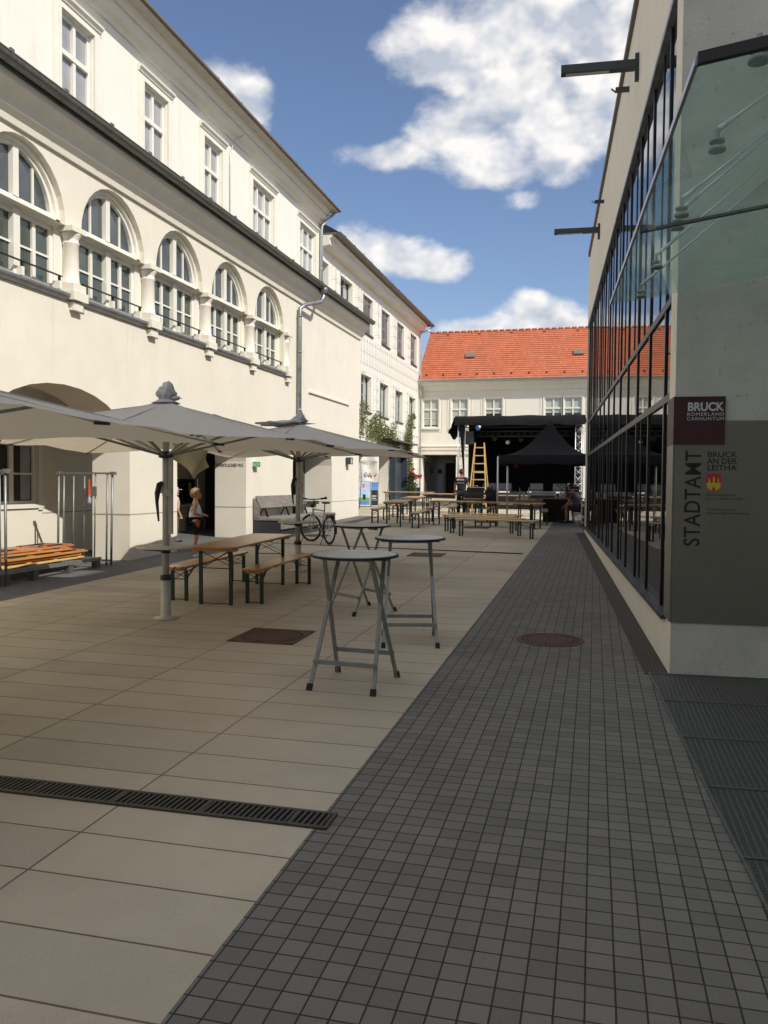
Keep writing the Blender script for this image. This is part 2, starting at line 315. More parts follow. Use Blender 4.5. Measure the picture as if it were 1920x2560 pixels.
class MB:
    def __init__(s, place=None): s.v = []; s.f = []; s.mi = []; s.pl = place or (lambda a, b, c: (a, b, c)); s.cur = 0; s.sm = []
    def P(s, a, b, c): s.v.append(tuple(s.pl(a, b, c))); return len(s.v)-1
    def face(s, idx, smooth=False): s.f.append(tuple(idx)); s.mi.append(s.cur); s.sm.append(smooth)
    def quad(s, a, b, c, d): s.face([s.P(*a), s.P(*b), s.P(*c), s.P(*d)]); return s
    def box(s, x0, x1, y0, y1, z0, z1):
        i = [s.P(x, y, z) for z in (z0, z1) for x, y in ((x0, y0), (x1, y0), (x1, y1), (x0, y1))]
        for q in ((3, 2, 1, 0), (4, 5, 6, 7), (0, 1, 5, 4), (1, 2, 6, 5), (2, 3, 7, 6), (3, 0, 4, 7)): s.face([i[k] for k in q])
        return s
    def bar(s, p, q, w, h=None, upv=(0, 0, 1)):
        h = h or w; p = Vector(p); q = Vector(q); d = (q-p).normalized(); u = Vector(upv)
        if abs(d.dot(u)) > .98: u = Vector((0, 1, 0)) if abs(d.y) < .9 else Vector((1, 0, 0))
        a = d.cross(u).normalized(); b = a.cross(d).normalized()
        i = [s.P(*(e + a*sx*w/2 + b*sy*h/2)) for e in (p, q) for sx, sy in ((-1, -1), (1, -1), (1, 1), (-1, 1))]
        for k in ((3, 2, 1, 0), (4, 5, 6, 7), (0, 1, 5, 4), (1, 2, 6, 5), (2, 3, 7, 6), (3, 0, 4, 7)): s.face([i[t] for t in k])
        return s
    def tube(s, pts, r, n=8, cap=True):
        pts = [Vector(p) for p in pts]; rr = r if isinstance(r, (list, tuple)) else [r]*len(pts); rings = []; pa = None
        for k, p in enumerate(pts):
            d = (pts[min(k+1, len(pts)-1)] - pts[max(k-1, 0)]).normalized()
            a = d.cross(Vector((0, 0, 1))) if pa is None else pa - d*pa.dot(d)
            if a.length < 1e-3: a = d.cross(Vector((1, 0, 0)))
            a.normalize(); pa = a; b = d.cross(a)
            rings.append([s.P(*(p + (a*cos(2*pi*j/n) + b*sin(2*pi*j/n))*rr[k])) for j in range(n)])
        for a, b in zip(rings, rings[1:]):
            for j in range(n): s.face((a[j], a[(j+1) % n], b[(j+1) % n], b[j]), True)
        if cap: s.face(rings[0][::-1]); s.face(rings[-1])
        return s
    def lathe(s, prof, cx=0, cy=0, n=24, smooth=True):
        rings = [[s.P(cx + r*cos(2*pi*j/n), cy + r*sin(2*pi*j/n), z) for j in range(n)] for r, z in prof]
        for a, b in zip(rings, rings[1:]):
            for j in range(n): s.face((a[j], a[(j+1) % n], b[(j+1) % n], b[j]), smooth)
        s.face(rings[0][::-1]); s.face(rings[-1]); return s
    def prism(s, poly, h0, h1, axis='z'):
        def q(a, b, h): return {'z': (a, b, h), 'y': (a, h, b), 'x': (h, a, b)}[axis]
        A = [s.P(*q(a, b, h0)) for a, b in poly]; B = [s.P(*q(a, b, h1)) for a, b in poly]; n = len(poly)
        s.face(A[::-1]); s.face(B)
        for j in range(n): s.face((A[j], A[(j+1) % n], B[(j+1) % n], B[j]))
        return s
    def ball(s, c, r, n=10, m=7, sq=(1, 1, 1), amp=0.):
        rings = []
        for i in range(m+1):
            th = pi*i/m; ring = []
            for j in range(n):
                v = Vector((sin(th)*cos(2*pi*j/n), sin(th)*sin(2*pi*j/n), cos(th)))
                k = 1 + amp*mnoise.noise(v*2.3 + Vector(c)) if amp else 1
                ring.append(s.P(c[0]+v.x*r*sq[0]*k, c[1]+v.y*r*sq[1]*k, c[2]+v.z*r*sq[2]*k))
            rings.append(ring)
        for a, b in zip(rings, rings[1:]):
            for j in range(n): s.face((a[j], b[j], b[(j+1) % n], a[(j+1) % n]), True)
        return s
    def build(s, name, m, parent=None, bevel=0., world=False):
        me = bpy.data.meshes.new(name); vs = s.v
        if world and parent is not None:
            r = parent
            while r.parent: r = r.parent
            inv = r.matrix_world.inverted(); vs = [inv @ Vector(p) for p in vs]
        me.from_pydata([tuple(p) for p in vs], [], s.f)
        for x in (m if isinstance(m, (list, tuple)) else [m]): me.materials.append(M[x])
        me.polygons.foreach_set('material_index', s.mi); me.polygons.foreach_set('use_smooth', s.sm); me.update()
        o = bpy.data.objects.new(name, me); COL.objects.link(o)
        if parent: o.parent = parent
        if bevel:
            b = o.modifiers.new('bevel', 'BEVEL'); b.width = bevel; b.segments = 2; b.limit_method = 'ANGLE'
        return o
def text(parent, name, s, size, m, mtx, align='LEFT', ext=.002, bold=0., width=None, sx=1., sp=1.):
    cu = bpy.data.curves.new(name, 'FONT'); cu.body = s; cu.size = size; cu.align_x = align; cu.extrude = ext; cu.offset = bold; cu.space_character = sp
    cu.materials.append(M[m]); o = bpy.data.objects.new(name, cu); COL.objects.link(o)
    if width:
        bpy.context.view_layer.update(); sx = width/max(o.dimensions.x, 1e-3)
    bpy.context.view_layer.update(); me = bpy.data.meshes.new_from_object(o); bpy.data.objects.remove(o)
    root = parent
    while root.parent: root = root.parent
    me.transform(root.matrix_world.inverted() @ mtx @ Matrix.Diagonal((sx, 1, 1, 1))); me.materials.clear(); me.materials.append(M[m])
    o = bpy.data.objects.new(name, me); COL.objects.link(o); o.parent = parent; return o

# facade frames: (u along, v height, d outwards) -> world
LX = -8.6; UX = -10.2; BY = 48.6
def pl_left(u, v, d): return (LX + d, u, v)
def pl_upper(u, v, d): return (UX + d, u, v)
def pl_back(u, v, d): return (u, BY - d, v)
rd = Vector((-.055, 1, 0)).normalized(); rn = Vector((-rd.y, rd.x, 0)); R0 = Vector((.66, 7.53, 0))
def pl_right(u, v, d): p = R0 + rd*u + rn*d; return (p.x, p.y, v)
def pl_end(u, v, d): p = R0 - rn*u - rd*d; return (p.x, p.y, v)      # the face turned to the viewer, u to the right

def wall(mb, u0, u1, v0, v1, ops, depth=.25, n=14):
    """wall sheet with openings (u0,u1,v0,v1[,depth[,spring]]) and their reveals; spring = arch above that height"""
    us = sorted({u0, u1} | {o[0] for o in ops} | {o[1] for o in ops}); vs = sorted({v0, v1} | {o[2] for o in ops} | {o[3] for o in ops})
    us = [u for u in us if u0 <= u <= u1]; vs = [v for v in vs if v0 <= v <= v1]
    for a, b in zip(us, us[1:]):
        for c, d in zip(vs, vs[1:]):
            mu, mv = (a+b)/2, (c+d)/2
            if any(o[0] < mu < o[1] and o[2] < mv < o[3] for o in ops): continue
            mb.quad((a, c, 0), (b, c, 0), (b, d, 0), (a, d, 0))
    for o in ops:
        dp = o[4] if len(o) > 4 and o[4] else depth; sp = o[5] if len(o) > 5 else None; ou0, ou1, ov0, ov1 = o[:4]
        if sp is None:
            mb.quad((ou0, ov0, 0), (ou0, ov1, 0), (ou0, ov1, -dp), (ou0, ov0, -dp)); mb.quad((ou1, ov0, 0), (ou1, ov0, -dp), (ou1, ov1, -dp), (ou1, ov1, 0))
            mb.quad((ou0, ov1, 0), (ou1, ov1, 0), (ou1, ov1, -dp), (ou0, ov1, -dp))
        else:
            cx = (ou0+ou1)/2; rx = (ou1-ou0)/2; rz = ov1-sp
            arc = [(cx - rx*cos(pi*k/n/1.0), sp + rz*sin(pi*k/n)) for k in range(n+1)]
            for k in range(n):
                (a, b), (c, d) = arc[k], arc[k+1]
                mb.quad((a, b, 0), (c, d, 0), (c, ov1, 0), (a, ov1, 0)); mb.quad((a, b, 0), (a, b, -dp), (c, d, -dp), (c, d, 0))
            mb.quad((ou0, ov0, 0), (ou0, sp, 0), (ou0, sp, -dp), (ou0, ov0, -dp)); mb.quad((ou1, ov0, 0), (ou1, ov0, -dp), (ou1, sp, -dp), (ou1, sp, 0))
        mb.quad((ou0, ov0, 0), (ou0, ov0, -dp), (ou1, ov0, -dp), (ou1, ov0, 0))
    return mb

# ================================================================== GROUND
def sheet(name, poly, m, lift=0., kind='structure'):
    mb = MB()
    for p in (poly if isinstance(poly[0][0], (list, tuple)) else [poly]): mb.face([mb.P(x, y, gz(y)+lift) for x, y in p])
    o = mb.build(name, m); tag(o, kind=kind); return o
bx = lambda y: R0.x - .055*(y-7.53)           # building line on the right
sheet('ground', [(-150, -150), (150, -150), (150, 200), (-150, 200)], 'asphalt', -.03)
sheet('courtyard_paving', [(-7.6, -12), (-1.32, -12), (-1.32, 62), (-7.6, 62)], 'slabs')
sheet('walkway_paving', [(-1.32, -12), (9, -12), (9, 7.6), (.66, 7.6), (bx(48), 48), (-1.32, 48)], 'pavers')
sheet('side_paving', [(-12.5, -12), (-7.6, -12), (-7.6, 30), (-12.5, 30)], 'pavers_left')
sheet('rear_paving', [(-13, 30), (-7.6, 30), (-7.6, 62), (-13, 62)], 'slabs')
sheet('path', [(-1.32, 48), (8, 48), (8, 62), (-1.32, 62)], 'slabs')

# near channel drain with real bars
def channel(x0, x1, y0, y1, label, step=.032, rz=0):
    t = thing('channel_drain', label, 'drain', (x0+x1)/2, (y0+y1)/2)
    L = x1-x0; W = y1-y0
    v = MB(); v.box(-L/2, L/2, -W/2, W/2, -.004, .002); v.build('trough', 'void', t)  # flat near-black sheet; the darkness of the hollow is put into its colour
    f = MB(); f.box(-L/2, L/2, -W/2, -W/2+.022, .003, .012); f.box(-L/2, L/2, W/2-.022, W/2, .003, .012); f.box(L/2-.02, L/2, -W/2+.022, W/2-.022, .003, .012)
    k = -L/2
    while k < L/2-.03:
        f.prism([(k, -W/2+.022), (k+.014, -W/2+.022), (k+.020, W/2-.022), (k+.006, W/2-.022)], .003, .011); k += step
    q = -L/2+.25
    while q < L/2: f.box(q-.012, q+.012, -W/2+.022, W/2-.022, .003, .0115); q += .5
    g = f.build('grating', 'drain_iron', t); t.rotation_euler = (atan(SLOPE), 0, rz); return t
channel(-9.2, -1.25, 3.83, 4.02, 'cast iron slotted channel drain crossing the beige slabs in the foreground')
channel(-7.5, -1.4, 17.92, 18.0, 'narrow slot drain crossing the slabs behind the standing tables', .05, -.15)
def cover(x, y, w, round_, label, group=None):
    t = thing('manhole_cover', label, 'manhole cover', x, y, group=group); t.rotation_euler = (atan(SLOPE), 0, 0)
    f = MB()
    if round_: f.lathe([(w, .001), (w, .006), (w*.9, .008)], n=40, smooth=False)
    else: f.box(-w, w, -w, w, .001, .007)
    f.build('cover_frame', 'rust_iron', t)
    p = MB()
    if round_:
        p.lathe([(w*.62, .008), (w*.60, .0105)], n=40, smooth=False)
        for a, b in ((.86, .78), (.72, .66)): 
            for j in range(40):
                a0, a1 = 2*pi*j/40, 2*pi*(j+.62)/40
                p.prism([(w*a*cos(a0), w*a*sin(a0)), (w*a*cos(a1), w*a*sin(a1)), (w*b*cos(a1), w*b*sin(a1)), (w*b*cos(a0), w*b*sin(a0))], .008, .0105)
    else:
        p.lathe([(w*.8, .007), (w*.79, .010)], n=40, smooth=False)
        for j in range(40):
            a0, a1 = 2*pi*j/40, 2*pi*(j+.6)/40
            p.prism([(w*.9*cos(a0), w*.9*sin(a0)), (w*.9*cos(a1), w*.9*sin(a1)), (w*.84*cos(a1), w*.84*sin(a1)), (w*.84*cos(a0), w*.84*sin(a0))], .007, .011)
        for sx in (-1, 1):
            for sy in (-1, 1): p.prism([(sx*w*.95, sy*w*.95), (sx*w*.72, sy*w*.95), (sx*w*.95, sy*w*.72)], .007, .011)
    p.build('lid', 'iron_cover', t); return t
cover(-.42, 8.77, .35, True, 'round cast iron manhole cover in the dark grey paver walkway')
cover(-3.28, 8.17, .36, False, 'square iron manhole cover in the slabs left of the nearest standing table')
cover(-3.34, 16.8, .36, False, 'square iron manhole cover in the slabs beyond the round standing tables')
cover(-3.45, 25.1, .40, False, 'square iron manhole cover by the stacked benches, nearer of two')
cover(-3.5, 27.7, .36, False, 'square iron manhole cover by the stacked benches, farther of two')
cover(-7.1, 20.8, .36, True, 'round iron manhole cover behind the parked bicycle')
# grate strip along the glass facade and the entrance grating
t = thing('facade_drain', 'dark brown grate strip along the foot of the glass facade', 'drain', .6, 8)
mb = MB(); 
ya, yb = 7.5, 23.9
mb.face([mb.P(bx(ya)-.19, ya, gz(ya)+.004), mb.P(bx(ya)-.002, ya, gz(ya)+.004), mb.P(bx(yb)-.002, yb, gz(yb)+.004), mb.P(bx(yb)-.22, yb, gz(yb)+.004)])
mb.build('grating', 'iron_grid_fine', t, world=True)
mb = MB(); mb.bar((bx(ya)-.2, ya, gz(ya)+.006), (bx(yb)-.23, yb, gz(yb)+.006), .012, .012); mb.build('edge_rail', 'rust_iron', t, world=True)
t = thing('entrance_grating', 'grey steel grating panels on the ground before the entrance corner', 'grating', 2, 5)
mb = MB(pl_end); eb = MB(pl_end); us = [-.17, 5.2]; ds = [0, .86, 1.75, 2.63, 3.5, 4.4, 5.3]
for a, b in zip(ds, ds[1:]):
    P_ = [pl_end(u, 0, d) for u, d in ((us[0]+.012, a+.01), (us[1], a+.01), (us[1], b-.01), (us[0]+.012, b-.01))]
    q = MB(); q.face([q.P(p[0], p[1], gz(p[1])+.006) for p in P_]); q.build('grating_panel', 'iron_grid', t, world=True)
    for (u0, d0), (u1, d1) in (((us[0], a), (us[1], a)), ((us[0], a), (us[0], b))):
        p = pl_end(u0, 0, d0); r = pl_end(u1, 0, d1); eb.pl = lambda a, b, c: (a, b, c)
        eb.bar((p[0], p[1], gz(p[1])+.008), (r[0], r[1], gz(r[1])+.008), .014, .014)
eb.build('edge_rail', 'galv_dark', t, world=True)

# ================================================================== BUILDINGS
def mould(mb, prof, u0, u1):
    n = len(prof); A = [mb.P(u0, v, d) for d, v in prof]; B = [mb.P(u1, v, d) for d, v in prof]
    for j in range(n): mb.face((A[j], A[(j+1) % n], B[(j+1) % n], B[j]))
    mb.face(A); mb.face(B[::-1]); return mb
def vbox(mb, u0, u1, v0, v1, d0, d1): return mb.box(u0, u1, v0, v1, d0, d1)

# ---- main building on the left
mainb = thing('main_building', 'cream plastered town hall with arched loggia windows and small-paned upper windows', 'building', -8.6, 17, 0)
AC = [11.16 + 2.5*k for k in range(5)]
mb = MB(pl_left)
ops = [(10.13, 14.15, -.3, 3.38, .8, 2.35), (16.0, 19.6, -.3, 3.35, .85, 2.3), (22.97, 26.7, -.3, 3.4, .95, 2.35)]
wall(mb, 2, 30, -.3, 4.9, ops); wall(mb, 2, 10.13, 4.9, 6.03, []); wall(mb, 22.19, 30, 4.9, 6.03, [])
wall(mb, 2, 30, 6.03, 7.75, [(c-1.03, c+1.03, 6.02, 7.06, .24, 6.03) for c in AC])
for c in AC[:-1]: mb.quad((c+1.03, 6.03, 0), (c+1.47, 6.03, 0), (c+1.47, 6.03, -.24), (c+1.03, 6.03, -.24))
mb.quad((10.13, 4.9, 0), (10.13, 6.03, 0), (10.13, 6.03, -.24), (10.13, 4.9, -.24)); mb.quad((22.19, 4.9, 0), (22.19, 6.03, 0), (22.19, 6.03, -.24), (22.19, 4.9, -.24))
mb.quad((10.13, 4.9, 0), (22.19, 4.9, 0), (22.19, 4.9, -.24), (10.13, 4.9, -.24))
mb.quad((30, -.3, 0), (30, 7.75, 0), (30, 7.75, -1.6), (30, -.3, -1.6))
mb.build('wall', 'plaster', mainb, world=True)
# loggia interior
mb = MB(pl_left)
wall(mb, 2, 16.6, -.3, 3.7, [(12.6, 13.98, 1.32, 2.98, .12)]) if False else None
def pl_loggia(u, v, d): return (-10.5 + d, u, v)
mb = MB(pl_loggia); wall(mb, 2, 17.0, -.3, 3.7, [(12.62, 13.98, 1.32, 2.98, .14)])
mb.pl = lambda u, v, d: (-11.1 + d, u, v); wall(mb, 17.0, 30, -.3, 3.7, [])
mb.pl = lambda a, b, c: (a, b, c); mb.quad((-11.1, 17, -.3), (-10.5, 17, -.3), (-10.5, 17, 3.7), (-11.1, 17, 3.7))
mb.quad((-11.1, 2, 3.7), (-9.4, 2, 3.7), (-9.4, 30, 3.7), (-11.1, 30, 3.7)); mb.quad((-11.1, 27.6, -.3), (-9.4, 27.6, -.3), (-9.4, 27.6, 3.7), (-11.1, 27.6, 3.7))
mb.quad((-11.1, 2, -.3), (-9.4, 2, -.3), (-9.4, 2, 3.7), (-11.1, 2, 3.7))
mb.build('loggia_wall', 'plaster', mainb, world=True)
mb = MB(); 
for y0, y1, x0, x1 in ((2, 10.13, -9.41, -9.399), (14.15, 16.0, -9.41, -9.399), (19.6, 22.97, -9.46, -9.449), (26.7, 30, -9.56, -9.549)): mb.box(x0, x1, y0, y1, -.3, 3.7)
mb.build('inner_pier_face', 'plaster', mainb, world=True)
# groove round the base: proud dark strips with its shade put into the colour
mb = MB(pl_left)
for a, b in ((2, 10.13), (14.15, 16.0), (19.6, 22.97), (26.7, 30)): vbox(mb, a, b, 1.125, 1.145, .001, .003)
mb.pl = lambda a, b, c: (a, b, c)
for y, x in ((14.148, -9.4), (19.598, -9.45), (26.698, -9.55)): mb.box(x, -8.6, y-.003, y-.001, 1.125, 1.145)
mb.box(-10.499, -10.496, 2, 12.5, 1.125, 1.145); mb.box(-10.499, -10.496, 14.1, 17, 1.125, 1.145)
mb.build('groove', 'groove_shade', mainb, world=True)
# mouldings, sill, ledge
mb = MB(pl_left); mould(mb, [(-.02, 7.12), (.05, 7.12), (.07, 7.22), (.15, 7.30), (.18, 7.40), (.30, 7.52), (.34, 7.56), (.34, 7.66), (-.02, 7.66)], 2, 30.1)
mb.build('cornice', 'plaster_moulding', mainb, world=True)
mb = MB(pl_left); mould(mb, [(.001, 4.78), (.06, 4.80), (.09, 4.85), (.09, 4.89), (-.20, 4.915), (-.20, 4.905), (.001, 4.89)], 10.2, 22.3); mb.build('sill', 'zinc', mainb, world=True)
mb = MB(pl_left); vbox(mb, 24.3, 28.6, 4.55, 4.61, .001, .05); mb.build('wall_ledge', 'plaster_moulding', mainb, world=True)
# gutter
def gutter(place, u0, u1, v, d, r, m, parent, step=1.6, name='gutter'):
    mb = MB(place); n = 10
    for i in range(n):
        a0, a1 = pi + pi*i/n, pi + pi*(i+1)/n
        mb.quad((u0, v+r*sin(a0), d+r*cos(a0)), (u1, v+r*sin(a0), d+r*cos(a0)), (u1, v+r*sin(a1), d+r*cos(a1)), (u0, v+r*sin(a1), d+r*cos(a1)))
    mb.face([mb.P(u1, v+r*sin(pi+pi*i/n), d+r*cos(pi+pi*i/n)) for i in range(n+1)]); mb.face([mb.P(u0, v+r*sin(pi+pi*i/n), d+r*cos(pi+pi*i/n)) for i in range(n+1)])
    u = u0+.7
    while u < u1:
        for i in range(n):
            a0, a1 = pi + pi*i/n, pi + pi*(i+1)/n; R_ = r+.008
            mb.quad((u, v+R_*sin(a0), d+R_*cos(a0)), (u+.03, v+R_*sin(a0), d+R_*cos(a0)), (u+.03, v+R_*sin(a1), d+R_*cos(a1)), (u, v+R_*sin(a1), d+R_*cos(a1)))
        vbox(mb, u-.04, u+.04, v+.005, v+.05, d+r-.02, d+r+.012)
        u += step
    mb.box(u0, u1, v-.006, v+.012, d+r-.012, d+r+.010)
    return mb.build(name, m, parent, world=True)
gutter(pl_left, 2, 30.15, 7.79, .46, .105, 'zinc_dark', mainb, 1.25)
mb = MB(pl_left); mb.quad((2, 7.80, .40), (30.1, 7.80, .40), (30.1, 8.62, -1.6), (2, 8.62, -1.6)); vbox(mb, 2, 30.1, 7.66, 7.80, -.02, .35); mb.build('lower_roof', 'zinc', mainb, world=True)
# upper storey
UW = [(11.8, .54, 2), (14.85, .53, 2), (17.9, .53, 2), (20.92, .53, 2), (24.44, .83, 3), (28.57, .83, 3)]
mb = MB(pl_upper); wall(mb, 2, 30.1, 7.6, 11.9, [(c-h, c+h, 8.9, 10.93, .16) for c, h, n in UW])
mb.quad((30.1, 7.6, 0), (30.1, 11.9, 0), (30.1, 11.9, -6), (30.1, 7.6, -6)); mb.build('upper_wall', 'plaster_white', mainb, world=True)
for c, h, n in UW:
    f = MB(pl_upper); a, b = c-h, c+h
    # casing on the wall and little cornice over it
    for lo, hi, dd in ((.10, .26, .035), (.02, .10, .06)):
        vbox(f, a-hi, a-lo, 8.3, 10.93+hi*.6, .001, dd); vbox(f, b+lo, b+hi, 8.3, 10.93+hi*.6, .001, dd); vbox(f, a-lo, b+lo, 10.93+lo*.6, 10.93+hi*.6, .001, dd)
    mould(f, [(.001, 11.09), (.06, 11.09), (.08, 11.14), (.12, 11.17), (.13, 11.22), (.001, 11.23)], a-.26, b+.26)
    f.build('window_casing', 'plaster_moulding', mainb, world=True)
    w_ = MB(pl_upper); D0, D1 = -.13, -.07
    vbox(w_, a, a+.07, 8.9, 10.93, D0, D1); vbox(w_, b-.07, b, 8.9, 10.93, D0, D1); vbox(w_, a+.07, b-.07, 10.86, 10.93, D0, D1); vbox(w_, a+.07, b-.07, 8.9, 8.98, D0, D1)
    for k in range(1, n): m_ = a+(b-a)*k/n; vbox(w_, m_-.045, m_+.045, 8.98, 10.86, D0+.01, D1+.02)
    vbox(w_, a+.07, b-.07, 10.14, 10.24, D0+.02, D1+.04)
    vbox(w_, a+.07, b-.07, 9.42, 9.445, D0+.02, D1-.01)
    wo_ = w_.build('window', 'frame_white', mainb, world=True)
    g = MB(pl_upper); g.quad((a+.07, 8.98, -.115), (b-.07, 8.98, -.115), (b-.07, 10.86, -.115), (a+.07, 10.86, -.115)); g.build('pane', 'pane_blind', wo_, world=True)
mb = MB(pl_upper); mould(mb, [(-.01, 11.52), (.05, 11.52), (.08, 11.62), (.22, 11.68), (.24, 11.86), (.30, 11.86), (.38, 12.02), (-.01, 12.02)], 2, 30.25); mb.build('upper_cornice', 'plaster_moulding', mainb, world=True)
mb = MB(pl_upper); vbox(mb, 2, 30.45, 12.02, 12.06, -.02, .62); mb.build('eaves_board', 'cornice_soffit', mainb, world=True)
mb = MB(pl_upper); mb.quad((2, 12.11, .70), (30.5, 12.11, .70), (30.5, 13.7, -3), (2, 13.7, -3)); vbox(mb, 2, 30.5, 12.06, 12.11, .0, .70)
for k in range(20):
    u = 2.5+k*1.45; vbox(mb, u, u+.05, 12.11, 12.16, .62, .68)
mb.quad((30.5, 12.0, -6), (30.5, 12.11, .70), (30.5, 13.7, -3), (30.5, 12.0, -6)); mb.build('roof', 'roof_dark', mainb, world=True)
# arched windows
def pl_arch(u, v, d): return (LX + d + .10, u, v)
for c in AC:
    f = MB(pl_arch); D0, D1 = -.34, -.26; a, b = c-1.03, c+1.03
    def arcstrip(r0, r1, d0, d1, n=20):
        for k in range(n):
            t0, t1 = pi*k/n, pi*(k+1)/n
            P4 = [(c-r*cos(t), 6.06+r*sin(t)) for r, t in ((r0, t0), (r1, t0), (r1, t1), (r0, t1))]
            A = [f.P(u, v, d1) for u, v in P4]; B = [f.P(u, v, d0) for u, v in P4]
            f.face(A); f.face((A[0], A[3], B[3], B[0])); f.face((A[1], B[1], B[2], A[2]))
    arcstrip(.93, 1.03, D0, -.20); arcstrip(.86, .93, D0, -.255)
    vbox(f, c-1.25, c-.93, 4.92, 6.0, D0, -.25); vbox(f, c+.93, c+1.25, 4.92, 6.0, D0, -.25)
    vbox(f, c-.93, c-.85, 4.92, 6.0, D0+.01, -.285); vbox(f, c+.85, c+.93, 4.92, 6.0, D0+.01, -.285)
    mould(f, [(D0, 5.98), (-.25, 5.98), (-.22, 6.02), (-.20, 6.05), (-.20, 6.10), (-.24, 6.12), (-.26, 6.17), (D0, 6.17)], a-.2, b+.2)
    vbox(f, c-.075, c+.075, 4.92, 5.98, D0, -.23); vbox(f, c-.065, c+.065, 6.17, 6.99, D0, -.24)
    for s_ in (-1, 1):
        m_ = c+s_*.47; vbox(f, m_-.04, m_+.04, 5.0, 5.93, D0+.02, -.28); hh = sqrt(.88**2-.47**2); vbox(f, m_-.02, m_+.02, 6.17, 6.06+hh, D0+.02, -.29)
        u0, u1 = (c-.85, c-.075) if s_ < 0 else (c+.075, c+.85)
        vbox(f, u0, u1, 4.92, 5.02, D0+.015, -.275); vbox(f, u0, u1, 5.90, 5.98, D0+.015, -.275); vbox(f, u0, u1, 5.44, 5.475, D0+.03, -.295)
    wo_ = f.build('arched_window', 'frame_white', mainb, world=True)
    g = MB(pl_arch); g.quad((c-.86, 5.0, -.325), (c+.86, 5.0, -.325), (c+.86, 5.95, -.325), (c-.86, 5.95, -.325)); g.build('pane', 'pane_green', wo_, world=True)
    g = MB(pl_arch); g.face([g.P(c-.9*cos(pi*k/20), 6.1+.9*sin(pi*k/20), -.325) for k in range(21)]); g.build('pane', 'pane_sky', wo_, world=True)
    r = MB(pl_left); vbox(r, c-.95, c+.98, 5.155, 5.175, -.06, -.025)
    for s_ in (-.93, .0, .93): vbox(r, c+s_-.02, c+s_+.02, 5.08, 5.155, -.06, -.03)
    r.build('guard_rail', 'black_metal', mainb, world=True)
    for s_ in (.0, .93): r = MB(pl_left); vbox(r, c+s_-.03, c+s_+.03, 4.95, 5.08, -.16, -.02); r.build('rail_bracket', 'frame_white', mainb, world=True)
for c in AC:
    y = c+1.25; k = MB()
    x = LX+.0
    x = LX-.05
    k.box(x-.15, x+.20, y-.205, y+.205, 4.80, 4.95); k.box(x-.15, x+.17, y-.18, y+.18, 4.95, 5.08); k.box(x+.052, x+.15, y-.13, y+.13, 4.64, 4.775)
    k.lathe([(.15, 5.08), (.158, 5.10), (.138, 5.13), (.132, 5.3), (.126, 5.74), (.142, 5.76), (.142, 5.775), (.126, 5.79), (.128, 5.85), (.165, 5.91), (.17, 5.94)], x, y, 20)
    k.box(x-.15, x+.175, y-.205, y+.205, 5.94, 6.03); k.build('column', 'plaster_moulding', mainb, world=True)
# downpipes
mb = MB(); x = LX+.46; mb.tube([(x, 24.35, 7.72), (x, 24.33, 7.45), (x-.05, 24.2, 7.28), (LX+.18, 23.45, 7.05), (LX+.1, 23.25, 6.9), (LX+.1, 23.23, 6.6), (LX+.1, 23.23, .42)], .062, 12)
for z in (1.6, 3.9, 5.6, 6.65): mb.tube([(LX+.1, 23.23, z), (LX+.1, 23.23, z+.05)], .07, 12)
mb.lathe([(.07, 7.50), (.12, 7.68), (.12, 7.74)], x, 24.35, 12); mb.build('downpipe', 'zinc', mainb, world=True)
mb = MB(); mb.tube([(UX+.5, 30.3, 11.98), (UX+.12, 29.95, 11.45), (UX+.1, 29.93, 11.3), (UX+.1, 29.93, 8.0)], .055, 10)
for z in (8.6, 9.8, 11.0): mb.tube([(UX+.1, 29.93, z), (UX+.1, 29.93, z+.05)], .063, 10)
mb.build('downpipe', 'zinc_light', mainb, world=True)
mb = MB(pl_upper); mb.tube([(22.0, 8.4, .03), (22.0, 11.05, .03), (22.2, 11.5, .06), (22.4, 11.75, .28)], .012, 6); mb.build('lightning_rod_wire', 'alu', mainb, world=True)
# loggia window, ticket window, dark door
f = MB(pl_loggia); a, b = 12.62, 13.98
for lo, hi, dd in ((0, .12, .03),): vbox(f, a-hi, a-lo, 1.2, 3.1, .001, dd); vbox(f, b+lo, b+hi, 1.2, 3.1, .001, dd); vbox(f, a, b, 2.98, 3.1, .001, dd); vbox(f, a-.15, b+.15, 1.24, 1.32, .001, .035)
for u in (a, b-.07, (a+b)/2-.06): vbox(f, u, u+(.12 if abs(u-a) > .01 and u < b-.1 else .07), 1.32, 2.98, -.12, -.06)
for v in (1.32, 1.88, 2.43, 2.91): vbox(f, a+.07, b-.07, v, v+(.06 if v in (1.32, 2.91) else .035), -.11, -.07)
wo_ = f.build('ground_floor_window', 'frame_white', mainb, world=True)
g = MB(pl_loggia); g.quad((a, 1.32, -.1), (b, 1.32, -.1), (b, 2.98, -.1), (a, 2.98, -.1)); g.build('pane', 'pane_dark', wo_, world=True)
g = MB(pl_loggia); vbox(g, a+.27, a+.42, 1.4, 2.9, -.099, -.0985); vbox(g, (a+b)/2+.3, b-.1, 1.4, 2.9, -.099, -.0985); g.build('curtain', 'pane_blind', wo_, world=True)
pw = lambda u, v, d: (-11.1+d, u, v)
f = MB(pw); vbox(f, 20.3, 21.6, 1.16, 1.84, .001, .05); fo = f.build('ticket_window', 'dark_metal', mainb, world=True)
g = MB(pw); vbox(g, 20.36, 20.9, 1.22, 1.78, .05, .052); vbox(g, 20.96, 21.54, 1.22, 1.78, .05, .052); g.build('pane', 'pane_dark', fo, world=True)
f = MB(pw); vbox(f, 21.2, 21.36, 1.5, 1.74, .056, .060); f.build('paper_note', 'note_yellow', fo, world=True)
f = MB(pw); vbox(f, 20.2, 21.7, 1.09, 1.15, .001, .2); f.build('ledge', 'concrete', fo, world=True)
